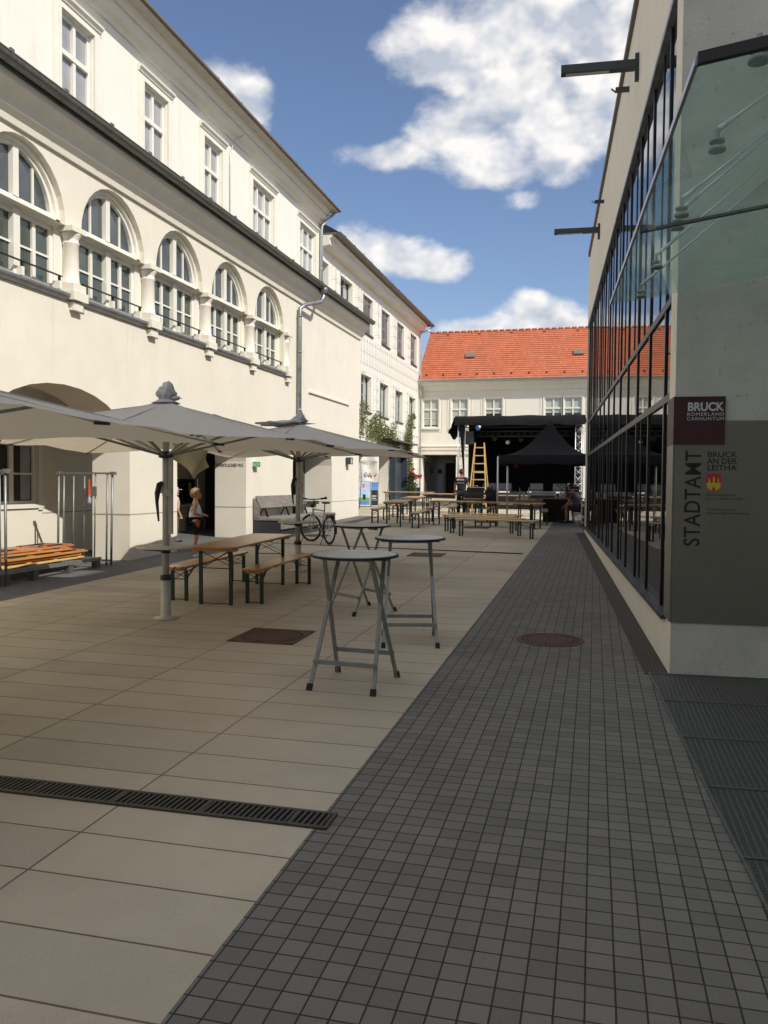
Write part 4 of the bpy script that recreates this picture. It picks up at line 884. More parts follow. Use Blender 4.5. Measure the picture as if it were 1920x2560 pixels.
# ---- parasols
def parasol(x, y, rz, label, variant):
    g = 'large pale grey parasols'; t = thing('parasol', label, 'parasol', x, y, None, rz, g)
    f = MB(); f.lathe([(.15, .0), (.15, .012), (.075, .02), (.06, .05), (.055, .5)], n=20); f.build('base_socket', 'pole_grey', t)
    f = MB(); f.tube([(0, 0, .42), (0, 0, 2.45)], .040, 14); pole = f.build('pole', 'pole_grey', t)
    f = MB(); f.lathe([(.062, .46), (.066, .47), (.066, .51), (.060, .52)], n=14); f.bar((.05, -.03, .49), (.12, -.02, .62), .02, .012); f.build('clamp', 'black_plastic', t)
    # little round table on the pole
    f = MB(); f.lathe([(.33, .835), (.345, .842), (.345, .858), (.33, .864)], n=40, smooth=False); sh = f.build('pole_table', 'cap_white', t)
    f = MB(); f.lathe([(.052, .775), (.055, .78), (.055, .825), (.05, .83)], n=14); f.bar((-.05, -.02, .80), (-.25, -.05, .815), .03, .015); f.build('table_clamp', 'black_plastic', sh)
    # canopy
    n = 64; zc, hub = 2.56, 1.93; Rg = 14
    def rim(a):
        k = 1/max(abs(cos(a)), abs(sin(a))); e = 2.0*k; sag = abs(sin(4*(a)))  # straight edge, drawn in between the ribs
        e *= 1 - .018*sag; zz = 2.02 + (.035 if k > 1.2 else .06)*(1-abs(cos(4*a)))*.5 + .07*(1.414-k)
        return e, zz
    f = MB(); rings = []
    for i in range(Rg+1):
        q = .04 + .96*i/Rg; ring = []
        for j in range(n):
            a = 2*pi*j/n + pi/4; e, zz = rim(a); rr = e*q
            z = zc + (zz-zc)*q**.93 - .035*sin(pi*q)*abs(sin(4*a)) + .010*mnoise.noise(Vector((rr*cos(a)*2.2+x, rr*sin(a)*2.2, 1))) + .006*mnoise.noise(Vector((a*9, rr*1.2, x))) - .012*sin(pi*q)*(1-abs(sin(4*a)))**6
            ring.append(f.P(rr*cos(a), rr*sin(a), z))
        rings.append(ring)
    for A, B in zip(rings, rings[1:]):
        for j in range(n): f.face((A[j], A[(j+1) % n], B[(j+1) % n], B[j]), True)
    f.face(rings[0]); can = f.build('canopy', 'canvas', t)
    for j in range(8):
        a = pi/4*j; e, zz = rim(a); q = .5; rr = e*q; zm = zc+(zz-zc)*q**.93-.03; d = Vector((cos(a), sin(a), 0))
        r = MB(); r.bar(d*.06+Vector((0, 0, zc-.04)), d*e*.99+Vector((0, 0, zz-.010)), .020, .018); rb = r.build('rib', 'pole_grey', t)
        r = MB(); r.bar(d*.07+Vector((0, 0, hub)), d*rr+Vector((0, 0, zm)), .028, .024); r.build('strut', 'galv', rb)
        r = MB(); r.bar(d*(e*.99-.06)+Vector((0, 0, zz-.006)), d*(e+.006)+Vector((0, 0, zz-.010)), .036, .018); r.build('rib_cap', 'black_plastic', rb)
    f = MB(); f.lathe([(.055, hub-.04), (.085, hub-.03), (.085, hub+.03), (.055, hub+.04)], n=16); f.build('hub', 'dark_metal', t)
    f = MB()
    for px_, sx in ((.055, 1), (-.055, -1)): f.box(px_-.028, px_+.028, -.02, .02, 1.0 if sx > 0 else 1.35, hub-.02) if sx > 0 else None
    f.box(-.028, .082, -.045, -.041, 1.45, 1.52); f.box(-.062, -.02, -.05, -.03, 1.48, 1.60); f.build('slider', 'pole_grey', t)
    # crank handle: a curved black lever
    f = MB(); f.tube([(-.025, -.035, 1.60), (-.06, -.045, 1.58), (-.085, -.05, 1.48), (-.09, -.05, 1.38), (-.075, -.05, 1.22), (-.068, -.05, 1.15)], [.03, .036, .032, .02, .014, .010], 8); f.build('crank_handle', 'black_plastic', t)
    # tied cloth cap on the tip
    f = MB()
    if variant == 0: f.ball((0, 0, zc+.09), .098, 24, 16, (1.0, 1.0, 1.25), .45); f.lathe([(.17, zc-.030), (.10, zc+.005), (.07, zc+.03)], n=20); f.ball((.1, 0, zc+.03), .05, 10, 8, (1.8, .9, .5), .5)
    else: f.ball((0, 0, zc+.04), .11, 20, 14, (1.1, 1.0, .9), .6); f.ball((-.30, -.05, zc-.01), .30, 22, 10, (1.3, .8, .16), .7); f.ball((.03, 0, zc+.12), .06, 12, 10, (.9, .9, 1.2), .6)
    f.build('tip_cover', 'canvas_cap', t)
    return t
parasol(-4.75, 4.10, D(6), 'big pale grey parasol cut off by the left edge of the picture', 1)
um = parasol(-4.88, 8.81, D(7), 'big pale grey parasol with a knotted hood on its tip, beside the front beer table', 0)
parasol(-4.97, 13.54, D(4), 'big pale grey parasol with folded cloth over its tip, by the bicycle', 1)
# torn cloth hanging under the front parasol
f = MB(); Nn = 14
cols = [(-5.05, 10.35), (-4.93, 10.40), (-4.80, 10.46), (-4.66, 10.52), (-4.52, 10.57)]
pl_ = [(.0, 2.10), (.2, 2.02), (.45, 1.90), (.62, 1.86), (.72, 1.80), (.8, 1.88), (1.0, 1.98)]
def low(q):
    for (a, b), (c, d) in zip(pl_, pl_[1:]):
        if a <= q <= c: return b + (d-b)*(q-a)/(c-a)
g_ = []
for i in range(25):
    q = i/24; x = -5.58+.46*q; y = 10.25+.12*q; row = []
    for j in range(9):
        s_ = j/8; zt = 2.30 - .10*q; zl = low(q); row.append(f.P(x + .03*sin(9*q+4*s_), y + .05*sin(7*q)*s_, zt + (zl-zt)*s_))
    g_.append(row)
for A, B in zip(g_, g_[1:]):
    for j in range(8): f.face((A[j], B[j], B[j+1], A[j+1]), True)
hf = f.build('hanging_flap', 'canvas_flap', um, world=True)
f = MB(); f.tube([(-5.25, 10.34, 1.82), (-5.245, 10.34, 1.65), (-5.25, 10.34, 1.50)], .006, 5); f.build('cord', 'canvas_cap', hf, world=True)

# ---- stone bench by the wall
t = thing('wall_bench', 'grey timber bench with leaning backrest and dark box base against the cream wall', 'bench', -8.1, 22)
f = MB(); x0, x1 = -8.57, -7.82; f.box(x0, x1-.02, 20.02, 22.4, gz(21)-.04, gz(21)+.38); f.build('base_box', 'bench_side', t, world=True)
f = MB(); f.box(x0, x1+.03, 20.01, 24.6, gz(22)+.385, gz(22)+.46); f.box(x1-.015, x1+.032, 20.03, 24.58, gz(22)+.16, gz(22)+.384); f.build('seat', 'wood_grey', t, world=True, bevel=.01)
f = MB(); 
for z0, dz in ((0, 0),):
    a = [(-8.42, .70), (-8.55, 1.02), (-8.50, 1.04), (-8.37, .72)]; zb = gz(21)
    f.prism([(p, q+zb) for p, q in a], 20.05, 23.6, 'y')
f.build('backrest', 'wood_grey', t, world=True, bevel=.008)
f = MB(); f.prism([(-8.565, .46+gz(21)), (-8.40, .46+gz(21)), (-8.42, .71+gz(21)), (-8.565, 1.0+gz(21))], 20.0, 20.045, 'y'); f.build('side_panel', 'wood_grey', t, world=True)
for y in (20.35, 21.9, 23.4):
    f = MB(); f.bar((-8.30, y, .46+gz(21)), (-8.40, y, .74+gz(21)), .05, .04); f.bar((-8.55, y, .5+gz(21)), (-8.41, y, .74+gz(21)), .05, .03); f.build('backrest_support', 'black_metal', t, world=True)
f = MB(); f.box(-7.9, -7.0, 23.2, 23.75, gz(23.5), gz(23.5)+.42); f.build('planter_box', 'bench_stone', t, world=True) if False else None

# ---- bicycle
def bicycle(x, y, rz):
    t = thing('bicycle', 'white and black bicycle with rear carrier parked on its stand by the parasol pole', 'bicycle', x, y, None, rz)
    # +Y forward, rear hub at y=0, front at 1.06
    def wheel(cy, turn):
        T_ = Matrix.Translation((0, cy, .34)) @ Matrix.Rotation(turn, 4, 'Z')
        w_ = MB(lambda a, b, c: T_ @ Vector((a, b, c))); n = 32
        w_.tube([(0, .318*cos(2*pi*k/n), .318*sin(2*pi*k/n)) for k in range(n+1)], .022, 8, False); ty = w_.build('wheel', 'rubber', t)
        w_ = MB(lambda a, b, c: T_ @ Vector((a, b, c))); w_.tube([(0, .292*cos(2*pi*k/n), .292*sin(2*pi*k/n)) for k in range(n+1)], .011, 6, False); w_.build('rim', 'dark_metal', ty)
        w_ = MB(lambda a, b, c: T_ @ Vector((a, b, c)))
        for k in range(20): w_.bar((.025*(-1)**k, 0, 0), (0, .285*cos(2*pi*k/20), .285*sin(2*pi*k/20)), .003)
        w_.tube([(-.04, 0, 0), (.04, 0, 0)], .02, 8); w_.build('spokes', 'chrome', ty)
    wheel(0, 0); wheel(1.06, .45)
    f = MB(); bbk = (0, .43, .29); seat = (0, .28, .78); head = (0, .90, .80); head2 = (0, .94, .66)
    for a, b, r in ((bbk, seat, .017), (bbk, head2, .022), (seat, head, .019), (head, head2, .022), ((.03, 0, .34), bbk, .009), ((-.03, 0, .34), bbk, .009), ((.03, 0, .34), (0, .29, .72), .008), ((-.03, 0, .34), (0, .29, .72), .008)): f.tube([a, b], r, 8)
    f.build('frame', 'bike_white', t)
    f = MB(); f.tube([(0, .88, .86), (0, .945, .64)], .016, 8)
    for s in (-1, 1): f.tube([(s*.045, .95, .66), (s*.05, 1.02, .5), (s*.05, 1.06, .34)], .016, 8)
    f.box(-.06, .06, .93, .97, .64, .68); f.build('fork', 'alu', t)
    f = MB(); f.tube([(0, .89, .84), (0, .86, 1.0), (0, .92, 1.04)], .015, 8); f.tube([(-.31, .80, 1.06), (-.1, .90, 1.04), (.1, .93, 1.04), (.31, .92, 1.07)], .013, 8); hb = f.build('handlebar', 'black_metal', t)
    for s in (-1, 1):
        f = MB(); f.tube([(s*.31, .86+s*.06, 1.065), (s*.20, .90+s*.03, 1.05)], .022, 8); f.ball((s*.33, .86+s*.06, 1.07), .035, 10, 8); f.build('grip', 'rubber', hb)
    f = MB(); f.tube([(0, .27, .76), (0, .25, .95)], .013, 8); sp = f.build('seat_post', 'bike_red', t)
    f = MB(); f.prism([(-.07, .11), (.07, .11), (.075, .18), (.02, .30), (.016, .40), (-.016, .40), (-.02, .30), (-.075, .18)], .95, .99); f.build('saddle', 'rubber', t, bevel=.012)
    f = MB(); f.box(-.06, .06, -.25, .2, .715, .725); f.bar((.05, 0, .36), (.05, -.05, .715), .008); f.bar((-.05, 0, .36), (-.05, -.05, .715), .008); f.bar((0, -.25, .72), (0, -.27, .60), .03, .01); f.build('carrier', 'black_metal', t)
    f = MB(); 
    for k in range(12):
        a0, a1 = radians(60+k*11), radians(60+(k+1)*11)
        f.quad((-.03, .365*cos(a0), .34+.365*sin(a0)), (.03, .365*cos(a0), .34+.365*sin(a0)), (.03, .365*cos(a1), .34+.365*sin(a1)), (-.03, .365*cos(a1), .34+.365*sin(a1)))
    f.build('mudguard', 'black_plastic', t)
    f = MB(); f.prism([(.43+.09*cos(2*pi*k/20), .29+.09*sin(2*pi*k/20)) for k in range(20)], .045, .055, 'x'); f.bar((.06, .43, .29), (.06, .50, .14), .02, .015); f.bar((-.06, .43, .29), (-.06, .36, .44), .02, .015); f.box(.06, .15, .46, .54, .12, .15); f.box(-.15, -.06, .32, .40, .43, .46); f.build('crankset', 'black_metal', t)
    f = MB(); f.tube([(-.04, .12, .30), (-.22, .02, .0)], .009, 6); f.build('side_stand', 'black_metal', t)
    f = MB(); f.prism([(-.13, .96), (.13, .96), (.17, 1.14), (-.17, 1.14)], .98, 1.0); f.prism([(-.17, 1.12), (.17, 1.12), (.10, 1.15), (-.10, 1.15)], .84, 1.0); f.box(-.17, -.16, .96, 1.14, .92, 1.0); f.box(.16, .17, .96, 1.14, .92, 1.0); f.build('basket', 'cap_white', t)
    f = MB(); f.tube([(.02, .93, 1.0), (.03, 1.0, .9), (.0, .97, .8), (.02, 1.0, .7)], .006, 5); f.ball((0, 1.0, .88), .045, 10, 8); f.build('lamp_and_cables', 'black_plastic', t)
    return t
bicycle(-5.98, 18.40, D(43))

# ---- stillage with folded tables
t = thing('stillage', 'galvanised steel transport rack with upright end gates, loaded with folded tables', 'rack', -9.0, 11.9)
def gzc(z): return z+gz(11.8)
f = MB(); a0, a1, b0, b1 = -9.62, -8.48, 10.5, 13.02
for x in (a0, a1-.05, (a0+a1)/2): f.box(x, x+.05, b0, b1, gzc(.15), gzc(.21))
for y in (b0, b1-.06, 11.3, 12.2): f.box(a0+.05, a1-.05, y, y+.06, gzc(.155), gzc(.205))
f.build('base_frame', 'galv', t, world=True)
for x in (a0+.02, a1-.11):
    for y in (b0+.02, 11.2, 12.1, b1-.14): f = MB(); f.box(x, x+.1, y, y+.12, gz(y)-.01, gzc(.149)); f.build('foot', 'galv_dark', t, world=True)
def gate(y, lean):
    f = MB(); zt = gzc(1.70)
    for x in (a0, a0+.11, a1-.13, a1-.03): f.tube([(x+.02, y, gz(y)-.01), (x+.02+lean, y, zt)], .021 if x in (a0, a1-.03) else .017, 8)
    f.bar((a0-.01+lean, y, zt), (a1+.04+lean, y, zt), .05, .035); f.bar((a0+.03, y, gzc(.12)), (a1-.02, y, gzc(.12)), .03, .03)
    for k in (1, 2, 3): x = a0+.11+(a1-.13-a0-.11)*k/4; f.tube([(x, y, gzc(.12)), (x+lean, y, zt)], .014, 8)
    for x in (a0+lean, a1+lean): f.box(x-.03, x+.05, y-.04, y+.04, zt-.03, zt+.03)
    return f.build('end_gate', 'galv', t, world=True)
gate(10.56, .0); g2 = gate(13.34, .03)
f = MB(); f.box(-8.98, -8.76, 13.29, 13.31, gzc(1.28), gzc(1.46)); f.build('name_plate', 'zinc', g2, world=True)
for i, (dx, dy, rz, z, wood) in enumerate(((.03, .0, 1.5, .235, 'wood_pine'), (-.03, -.05, -1.0, .285, 'wood_orange'), (.02, .10, .8, .335, 'wood_orange'), (-.12, -.22, -2.5, .39, 'wood_orange'), (-.2, .05, 2.0, .43, 'wood_red'))):
    u = thing('folded_table', ('lowest pale folded table plank on the transport rack', 'folded orange table top, second from below on the rack', 'folded orange table top, third from below on the rack', 'folded orange table top, second from the top on the rack', 'reddish folded table top lying uppermost on the rack')[i], 'folded table', -9.05+dx, 11.76+dy, gz(11.8)+z, D(rz), 'folded tables on the transport rack')
    f = MB(); f.box(-.33, .33, -1.1, 1.1, -.030, .0); f.build('table_top', wood, u, bevel=.006)
    for s in (-1, 1):
        f = MB(); f.box(-.30, .30, s*1.0-.05, s*1.0+.05, .001, .018); f.build('batten', wood, u); f = MB(); f.box(-.27, .27, s*.35-.05, s*.35+.05, .001, .015); f.build('batten', wood, u)
        f = MB(); f.box(.16, .20, s*.62-.32, s*.62+.32, .002, .019); f.box(-.20, -.16, s*.62-.32, s*.62+.32, .002, .019); f.bar((.2, s*.45, .012), (-.2, s*.8, .012), .02, .008); f.build('folded_legs', 'green_frame', u)
t = thing('strap_with_bottle', 'orange strap with a small clear bottle hanging in the right end gate of the rack', 'strap', -8.87, 13.25, 1.5)
f = MB(); f.box(-8.885, -8.855, 13.24, 13.246, 1.63, 1.80); f.box(-8.89, -8.85, 13.24, 13.25, 1.50, 1.62); f.build('strap', 'strap_orange', t, world=True)
f = MB(); f.lathe([(.03, 1.36), (.033, 1.38), (.033, 1.45), (.012, 1.49), (.012, 1.51)], -8.87, 13.245, 12); f.build('bottle', 'bottle_clear', t, world=True)

# ---- wall fittings
t = thing('exit_sign', 'small green emergency exit sign box on the cream wall', 'sign', LX, 20.1, 2.2)
f = MB(pl_left); f.box(19.98, 20.22, 2.17, 2.31, .001, .13); f.build('box', 'cap_white', t, world=True)
f = MB(); f.box(LX+.03, LX+.128, 19.974, 19.979, 2.18, 2.30); f.pl = pl_left; f.box(20.0, 20.2, 2.18, 2.30, .1305, .134); s_ = f.build('sign_face', 'exit_green', t, world=True)
f = MB(); f.box(LX+.045, LX+.06, 19.9715, 19.9735, 2.20, 2.28); f.box(LX+.08, LX+.10, 19.9715, 19.9735, 2.19, 2.26); f.pl = pl_left; f.box(20.04, 20.07, 2.20, 2.28, .1345, .136); f.box(20.1, 20.15, 2.23, 2.25, .1345, .136); f.build('symbol', 'letter_white', s_, world=True)
t = thing('wall_lamp', 'square dark framed wall lamp on the last cream pier', 'lamp', LX, 28.4, 2.5)
f = MB(pl_left); f.box(28.3, 28.5, 2.45, 2.67, .001, .03)
for u in (28.26, 28.52): f.box(u, u+.02, 2.44, 2.68, .03, .2)
f.box(28.28, 28.52, 2.44, 2.46, .03, .2); f.box(28.28, 28.52, 2.66, 2.68, .03, .2); f.build('lamp_frame', 'dark_metal', t, world=True)
f = MB(pl_left); f.box(28.285, 28.515, 2.465, 2.655, .04, .185); f.build('lamp_glass', 'lamp_glass', t, world=True)

# ---- banners in front of the white wing
def bprint(t, part, quads):
    for m, boxes in quads:
        f = MB(pl_ban)
        for b in boxes: f.box(*b)
        f.build(part, m, t, world=True)
bo = Vector((-10.78, 37.0, 0)); bdx = Vector((.96, .28, 0)); bnn = Vector((.28, -.96, 0))
def pl_ban(u, v, d): p = bo + bdx*u + bnn*d; return (p.x, p.y, v)
t = thing('company_banner', 'large white fabric banner with dark lettering, logos and a colour poster below', 'banner', -10.3, 37.2)
f = MB(); f.pl = lambda u, v, d: pl_ban(u, v, d + .03*sin(9*u+2*v)); n = 14
for i in range(n):
    for j in range(6): f.quad((1.12*i/n-.02, 1.86+1.14*j/6, 0), (1.12*(i+1)/n-.02, 1.86+1.14*j/6, 0), (1.12*(i+1)/n-.02, 1.86+1.14*(j+1)/6, 0), (1.12*i/n-.02, 1.86+1.14*(j+1)/6, 0))
bs = f.build('banner_cloth', 'paper', t, world=True)
for q, (a, b) in enumerate(((0, .70), (.74, 1.08))):
    f = MB(pl_ban); f.box(a, b, .72, 1.84, 0, .01)
    f.build('poster_board', 'paper', t, world=True)
mat('poster_blue', (.12, .25, .62), .5, var=.5, scale=3); mat('poster_green', (.13, .42, .06), .5, var=.2, scale=9); mat('poster_sky', (.42, .58, .82), .5, var=.35, scale=4); mat('poster_dark', (.02, .025, .035), .5, var=.5, scale=6); mat('poster_orange', (.75, .22, .05), .5)
bprint(t, 'poster_print', [('poster_sky', [(.02, .68, 1.1, 1.82, .011, .013)]), ('poster_green', [(.02, .68, .95, 1.1, .011, .013)]), ('poster_blue', [(.02, .68, .76, .95, .011, .013), (.06, .22, 1.62, 1.65, .014, .015), (.06, .2, 1.54, 1.57, .014, .015), (.06, .24, 1.46, 1.49, .014, .015), (.06, .2, 1.38, 1.41, .014, .015)]),
                          ('poster_orange', [(.34, .46, 1.56, 1.74, .014, .016)]), ('poster_dark', [(.36, .5, 1.0, 1.25, .014, .016), (.75, 1.07, .74, 1.45, .011, .013)]), ('poster_blue', [(.75, 1.07, 1.46, 1.82, .011, .013)]), ('letter_white', [(.78, 1.0, 1.15, 1.2, .014, .016), (.78, .98, 1.05, 1.09, .014, .016), (.78, 1.03, .98, 1.0, .014, .016)])])
bR = Matrix(((bdx.x, 0, bnn.x, 0), (bdx.y, 0, bnn.y, 0), (bdx.z, 1, bnn.z, 0), (0, 0, 0, 1)))
def ban_text(s, size, u, v, m='letter_black', width=None): p = Vector(pl_ban(u, v, .06)); R = bR.copy(); R.translation = p; text(bs, 'lettering', s, size, m, R, ext=.002, width=width)
ban_text('ESSBITS GMBH', .17, .30, 2.70, 'letter_grey', .72); ban_text('62276', .15, .0, 2.0, 'letter_grey', .26); ban_text('Gastroservice', .06, .68, 2.60, 'letter_grey', .34)
f = MB(pl_ban); f.box(.02, .22, 2.72, 2.9, .055, .058); f.build('logo_print', 'blind_grey', bs, world=True)
for u, m_, r in ((.50, 'poster_blue', .075), (.68, 'arms_red', .055), (.82, 'arms_gold', .055), (.98, 'poster_dark', .04)):
    f = MB(pl_ban); f.prism([(u+r*cos(2*pi*k/16), 2.18+r*1.3*sin(2*pi*k/16)) for k in range(16)], .06, .063, 'z'); f.build('logo_print', m_, bs, world=True)
    f = MB(pl_ban); f.prism([(u+r*.5*cos(2*pi*k/12), 2.18+r*.7*sin(2*pi*k/12)) for k in range(12)], .0635, .065, 'z'); f.build('logo_print', 'paper', bs, world=True)
f = MB(pl_ban)
for u in (-.03, .72, 1.09): f.tube([(u, gz(37), -.02), (u, 1.85, -.02)], .012, 6)
f.build('stand_frame', 'galv_dark', t, world=True)
t = thing('info_box', 'small dark notice box with white head beside the rose bush', 'notice box', UX+.1, 47.2)
f = MB(); f.box(UX+.02, UX+.4, 47.0, 47.15, .86, 1.75); f.build('housing', 'black_plastic', t, world=True)
f = MB(); f.box(UX+.03, UX+.39, 46.985, 46.999, 1.55, 1.73); f.build('notice', 'paper', t, world=True)

# ================================================================== PLANTS
def leaves(mb, n, fn, size, rs):
    for _ in range(n):
        p = Vector(fn(rs)); a = Vector((rs.gauss(0, 1), rs.gauss(0, 1), rs.gauss(0, 1))).normalized(); b = a.orthogonal().normalized(); b.rotate(Matrix.Rotation(rs.uniform(0, 6.28), 3, a)); c = a.cross(b); s = size*rs.uniform(.6, 1.3)
        mb.quad(p - b*s, p - c*s*.45, p + b*s, p + c*s*.45)
def blobs_fn(bl):
    tot = sum(b[6] for b in bl)
    def fn(rs):
        r = rs.uniform(0, tot)
        for b in bl:
            r -= b[6]
            if r <= 0: break
        v = Vector((rs.gauss(0, 1), rs.gauss(0, 1), rs.gauss(0, 1))).normalized()*rs.uniform(.15, 1)**.5
        return (b[0]+v.x*b[3], b[1]+v.y*b[4], b[2]+v.z*b[5])
    return fn
rs = random.Random(3)
t = thing('climbing_plant', 'wide loose green and brownish climbing plant on the wires above the banner', 'climbing plant', UX+.2, 38.5)
bl = []
for y, z0, z1, w_ in ((35.3, 3.9, 5.5, .25), (35.9, 4.4, 5.3, .3), (36.8, 3.9, 4.6, .4), (37.5, 3.9, 5.0, .35), (38.3, 3.9, 5.2, .45), (39.1, 3.9, 4.8, .4), (39.9, 3.9, 4.6, .45), (40.8, 3.9, 4.6, .4), (41.5, 3.8, 4.9, .22), (42.1, 3.7, 4.3, .3)):
    z = z0
    while z < z1: k = 1-.5*(z-z0)/(z1-z0); bl.append((UX+.2, y+rs.uniform(-.15, .15), z, .16, w_*k, .18, w_*k)); z += .2
f = MB(); leaves(f, 2600, blobs_fn(bl), .055, rs); f.build('foliage', 'leaf', t, world=True)
f = MB(); leaves(f, 900, blobs_fn(bl), .05, rs); f.build('dry_foliage', 'leaf_olive', t, world=True)
for y, zt in ((35.4, 5.3), (37.4, 4.9), (38.5, 5.1), (40.5, 4.6), (42, 4.4)):
    f = MB(); f.tube([(UX+.1, y, gz(y)), (UX+.15, y+.1, 2), (UX+.12, y-.05, 3.4), (UX+.18, y+.05, zt)], [.02, .015, .012, .006], 5); f.build('stem', 'stem', t, world=True)
t = thing('climbing_plant', 'tall narrow climbing plant reaching the window beside the downpipe', 'climbing plant', UX+.2, 45.2)
bl = []; z = 1.1
while z < 5.7:
    w_ = .30 if z < 2.2 else (.42 if z < 3.3 else (.62 if z < 4.6 else .28)); y = 45.1 - .25*(z > 3.3) + .3*(z > 4.8) + .25*(z > 5.3); bl.append((UX+.22, y+rs.uniform(-.12, .12), z, .20, w_, .2, w_)); z += .15
bl.append((UX+.22, 46.1, 5.55, .15, .35, .12, .3))
f = MB(); leaves(f, 2400, blobs_fn(bl), .055, rs); f.build('foliage', 'leaf', t, world=True)
f = MB(); leaves(f, 1100, blobs_fn(bl), .05, rs); f.build('dry_foliage', 'leaf_olive', t, world=True)
f = MB(); f.tube([(UX+.1, 45.1, gz(45)), (UX+.15, 45.2, 2.5), (UX+.2, 44.9, 4), (UX+.2, 45.2, 5.5)], [.03, .025, .02, .008], 6); f.build('stem', 'stem', t, world=True)
t = thing('rose_bush', 'green rose bush with red blossoms by the white wing wall', 'rose bush', UX+.5, 43.9)
bl = [(UX+.5, 44.3, 1.3, .30, .5, .3, .6), (UX+.5, 44.2, 1.7, .32, .55, .3, .7), (UX+.5, 44.5, 2.1, .3, .5, .25, .5), (UX+.6, 43.8, 2.15, .25, .3, .2, .3), (UX+.5, 44.4, 1.0, .25, .4, .2, .3)]
f = MB(); leaves(f, 1800, blobs_fn(bl), .05, rs); f.build('foliage', 'leaf_dark', t, world=True)
for y, z in ((43.6, 2.32), (43.9, 2.2), (44.2, 2.12), (44.9, 2.2), (45.3, 2.12), (45.6, 2.22), (43.7, 2.55)):
    f = MB(); f.ball((UX+.75, y, z), .055, 10, 7, (1, 1.2, .9), .8); leaves(f, 26, lambda r_, y=y, z=z: (UX+.75+r_.gauss(0, .05), y+r_.gauss(0, .10), z+r_.gauss(0, .05)), .06, rs); f.build('blossom', 'petal_red', t, world=True)
f = MB()
for k in range(7): f.tube([(UX+.5+.03*k, 44.2+.03*k, gz(44)), (UX+.4+.06*k, 43.9+.16*k, 1.9)], .012, 5)
f.build('stems', 'stem', t, world=True)

# ================================================================== STAGE
SX0, SX1, SY0, SY1 = -6.0, -.55, 37.0, 42.2; SD = 1.44
t = thing('concert_stage', 'open-air stage with silver truss towers, black roof tarpaulin and black drapes', 'stage', -3.3, 39.5)
f = MB(); f.box(SX0, SX1, SY0, SY1, SD-.12, SD); f.build('deck', 'black_plastic', t, world=True)
f = MB(); f.box(SX0+.02, SX1-.02, SY0+.03, SY0+.05, gz(37), SD-.121); f.box(SX0+.1, SX1-.1, SY1-.1, SY1-.05, SD+.001, 4.599); f.box(SX0+.35, SX0+.39, SY0+1, SY1-.11, SD+.001, 4.599); f.box(SX1-.25, SX1-.21, SY0+1, SY1-.11, SD+.001, 4.599); f.build('drapes', 'black_cloth', t, world=True)
f = MB(); f.box(SX0+.05, SX1-.05, SY0+.15, SY1-.05, 4.60, 4.63); f.build('ceiling_cloth', 'black_cloth', t, world=True)
def truss(p, q, w_, m='truss', name='truss', seg=.33, r=.022):
    f = MB(); p, q = Vector(p), Vector(q); d = (q-p); L = d.length; d.normalize(); a = d.cross(Vector((0, 1, 0)) if abs(d.y) < .8 else Vector((0, 0, 1))).normalized()*w_/2; b = d.cross(a).normalized()*w_/2
    cs = [a+b, a-b, -a-b, b-a]
    for c in cs: f.tube([p+c, q+c], r, 6)
    n = max(2, round(L/seg))
    for i in range(n):
        s0, s1 = p+d*L*i/n, p+d*L*(i+1)/n
        for k in range(4):
            c0, c1 = cs[k], cs[(k+1) % 4]
            if i % 2: c0, c1 = c1, c0
            f.tube([s0+c0, s1+c1], r*.55, 5)
    return f.build(name, m, t, world=True)
for x in (SX0+.15, SX1-.15):
    for y in (SY0+.15, SY1-.3): truss((x, y, gz(y)), (x, y, 4.6), .26, name='tower', seg=.3)
for y, z in ((SY0+.15, 4.42), (SY0+1.6, 4.1), (SY1-.4, 4.3)): truss((SX0+.3, y, z), (SX1-.3, y, z), .24, 'black_metal' if y < 38 else 'galv_dark', 'roof_truss', .3, .018)
# tarpaulin roof with crumpled edges
f = MB(); nx, ny = 40, 10; G_ = []
for i in range(nx+1):
    u = i/nx; row = []
    prof = [(0, -.42), (.03, -.24), (.06, -.06), (.2, .02), (1.2, .06), (2.5, .12), (4.0, .06), (5.2, 0)]
    for j, (dy, dz) in enumerate(prof):
        k = mnoise.noise(Vector((u*7, j*.7, 3)))*.05*(1.6 if j < 2 else .8) + .03*sin(u*19+j)
        row.append(f.P(SX0-.12+(SX1-SX0+.24)*u, SY0-.12+dy+abs(k)*.5-.06*(j < 2), 4.80+dz+k*.6))
    G_.append(row)
for A, B in zip(G_, G_[1:]):
    for j in range(len(A)-1): f.face((A[j], B[j], B[j+1], A[j+1]), True)
f.build('roof_tarpaulin', 'tarp', t, world=True)
def flap(x0, x1, x2, side):
    f = MB(); rows = []
    for j in range(9):
        v = j/8; row = []
        for i in range(9):
            u = i/8; y = SY0-.13+u*3.0
            xx = x0 + (x1-x0)*v*(1-.3*u) + .06*mnoise.noise(Vector((v*4, u*5, side*7))); zz = 4.78 - v*(.85 - .3*sin(u*8+side)*.4)
            row.append(f.P(xx, y, zz))
        rows.append(row)
    for A, B in zip(rows, rows[1:]):
        for i in range(8): f.face((A[i], A[i+1], B[i+1], B[i]), True)
    f.build('side_flap', 'tarp', t, world=True)
flap(SX0-.1, SX0-.42, 0, 1); flap(SX1+.1, SX1+.40, 0, 2)
f = MB(); f.face([f.P(SX0+.05, SY0-.02, 4.75), f.P(SX0+.32, SY0-.02, 4.72), f.P(SX0+.30, SY0-.02, 3.6), f.P(SX0+.35, SY0, SD)]); f.build('drapes', 'tarp', t, world=True)
f = MB(); f.box(SX1+.25, SX1+.30, 38.5, 41, SD, 3.2); f.build('side_panel', 'paper', t, world=True)
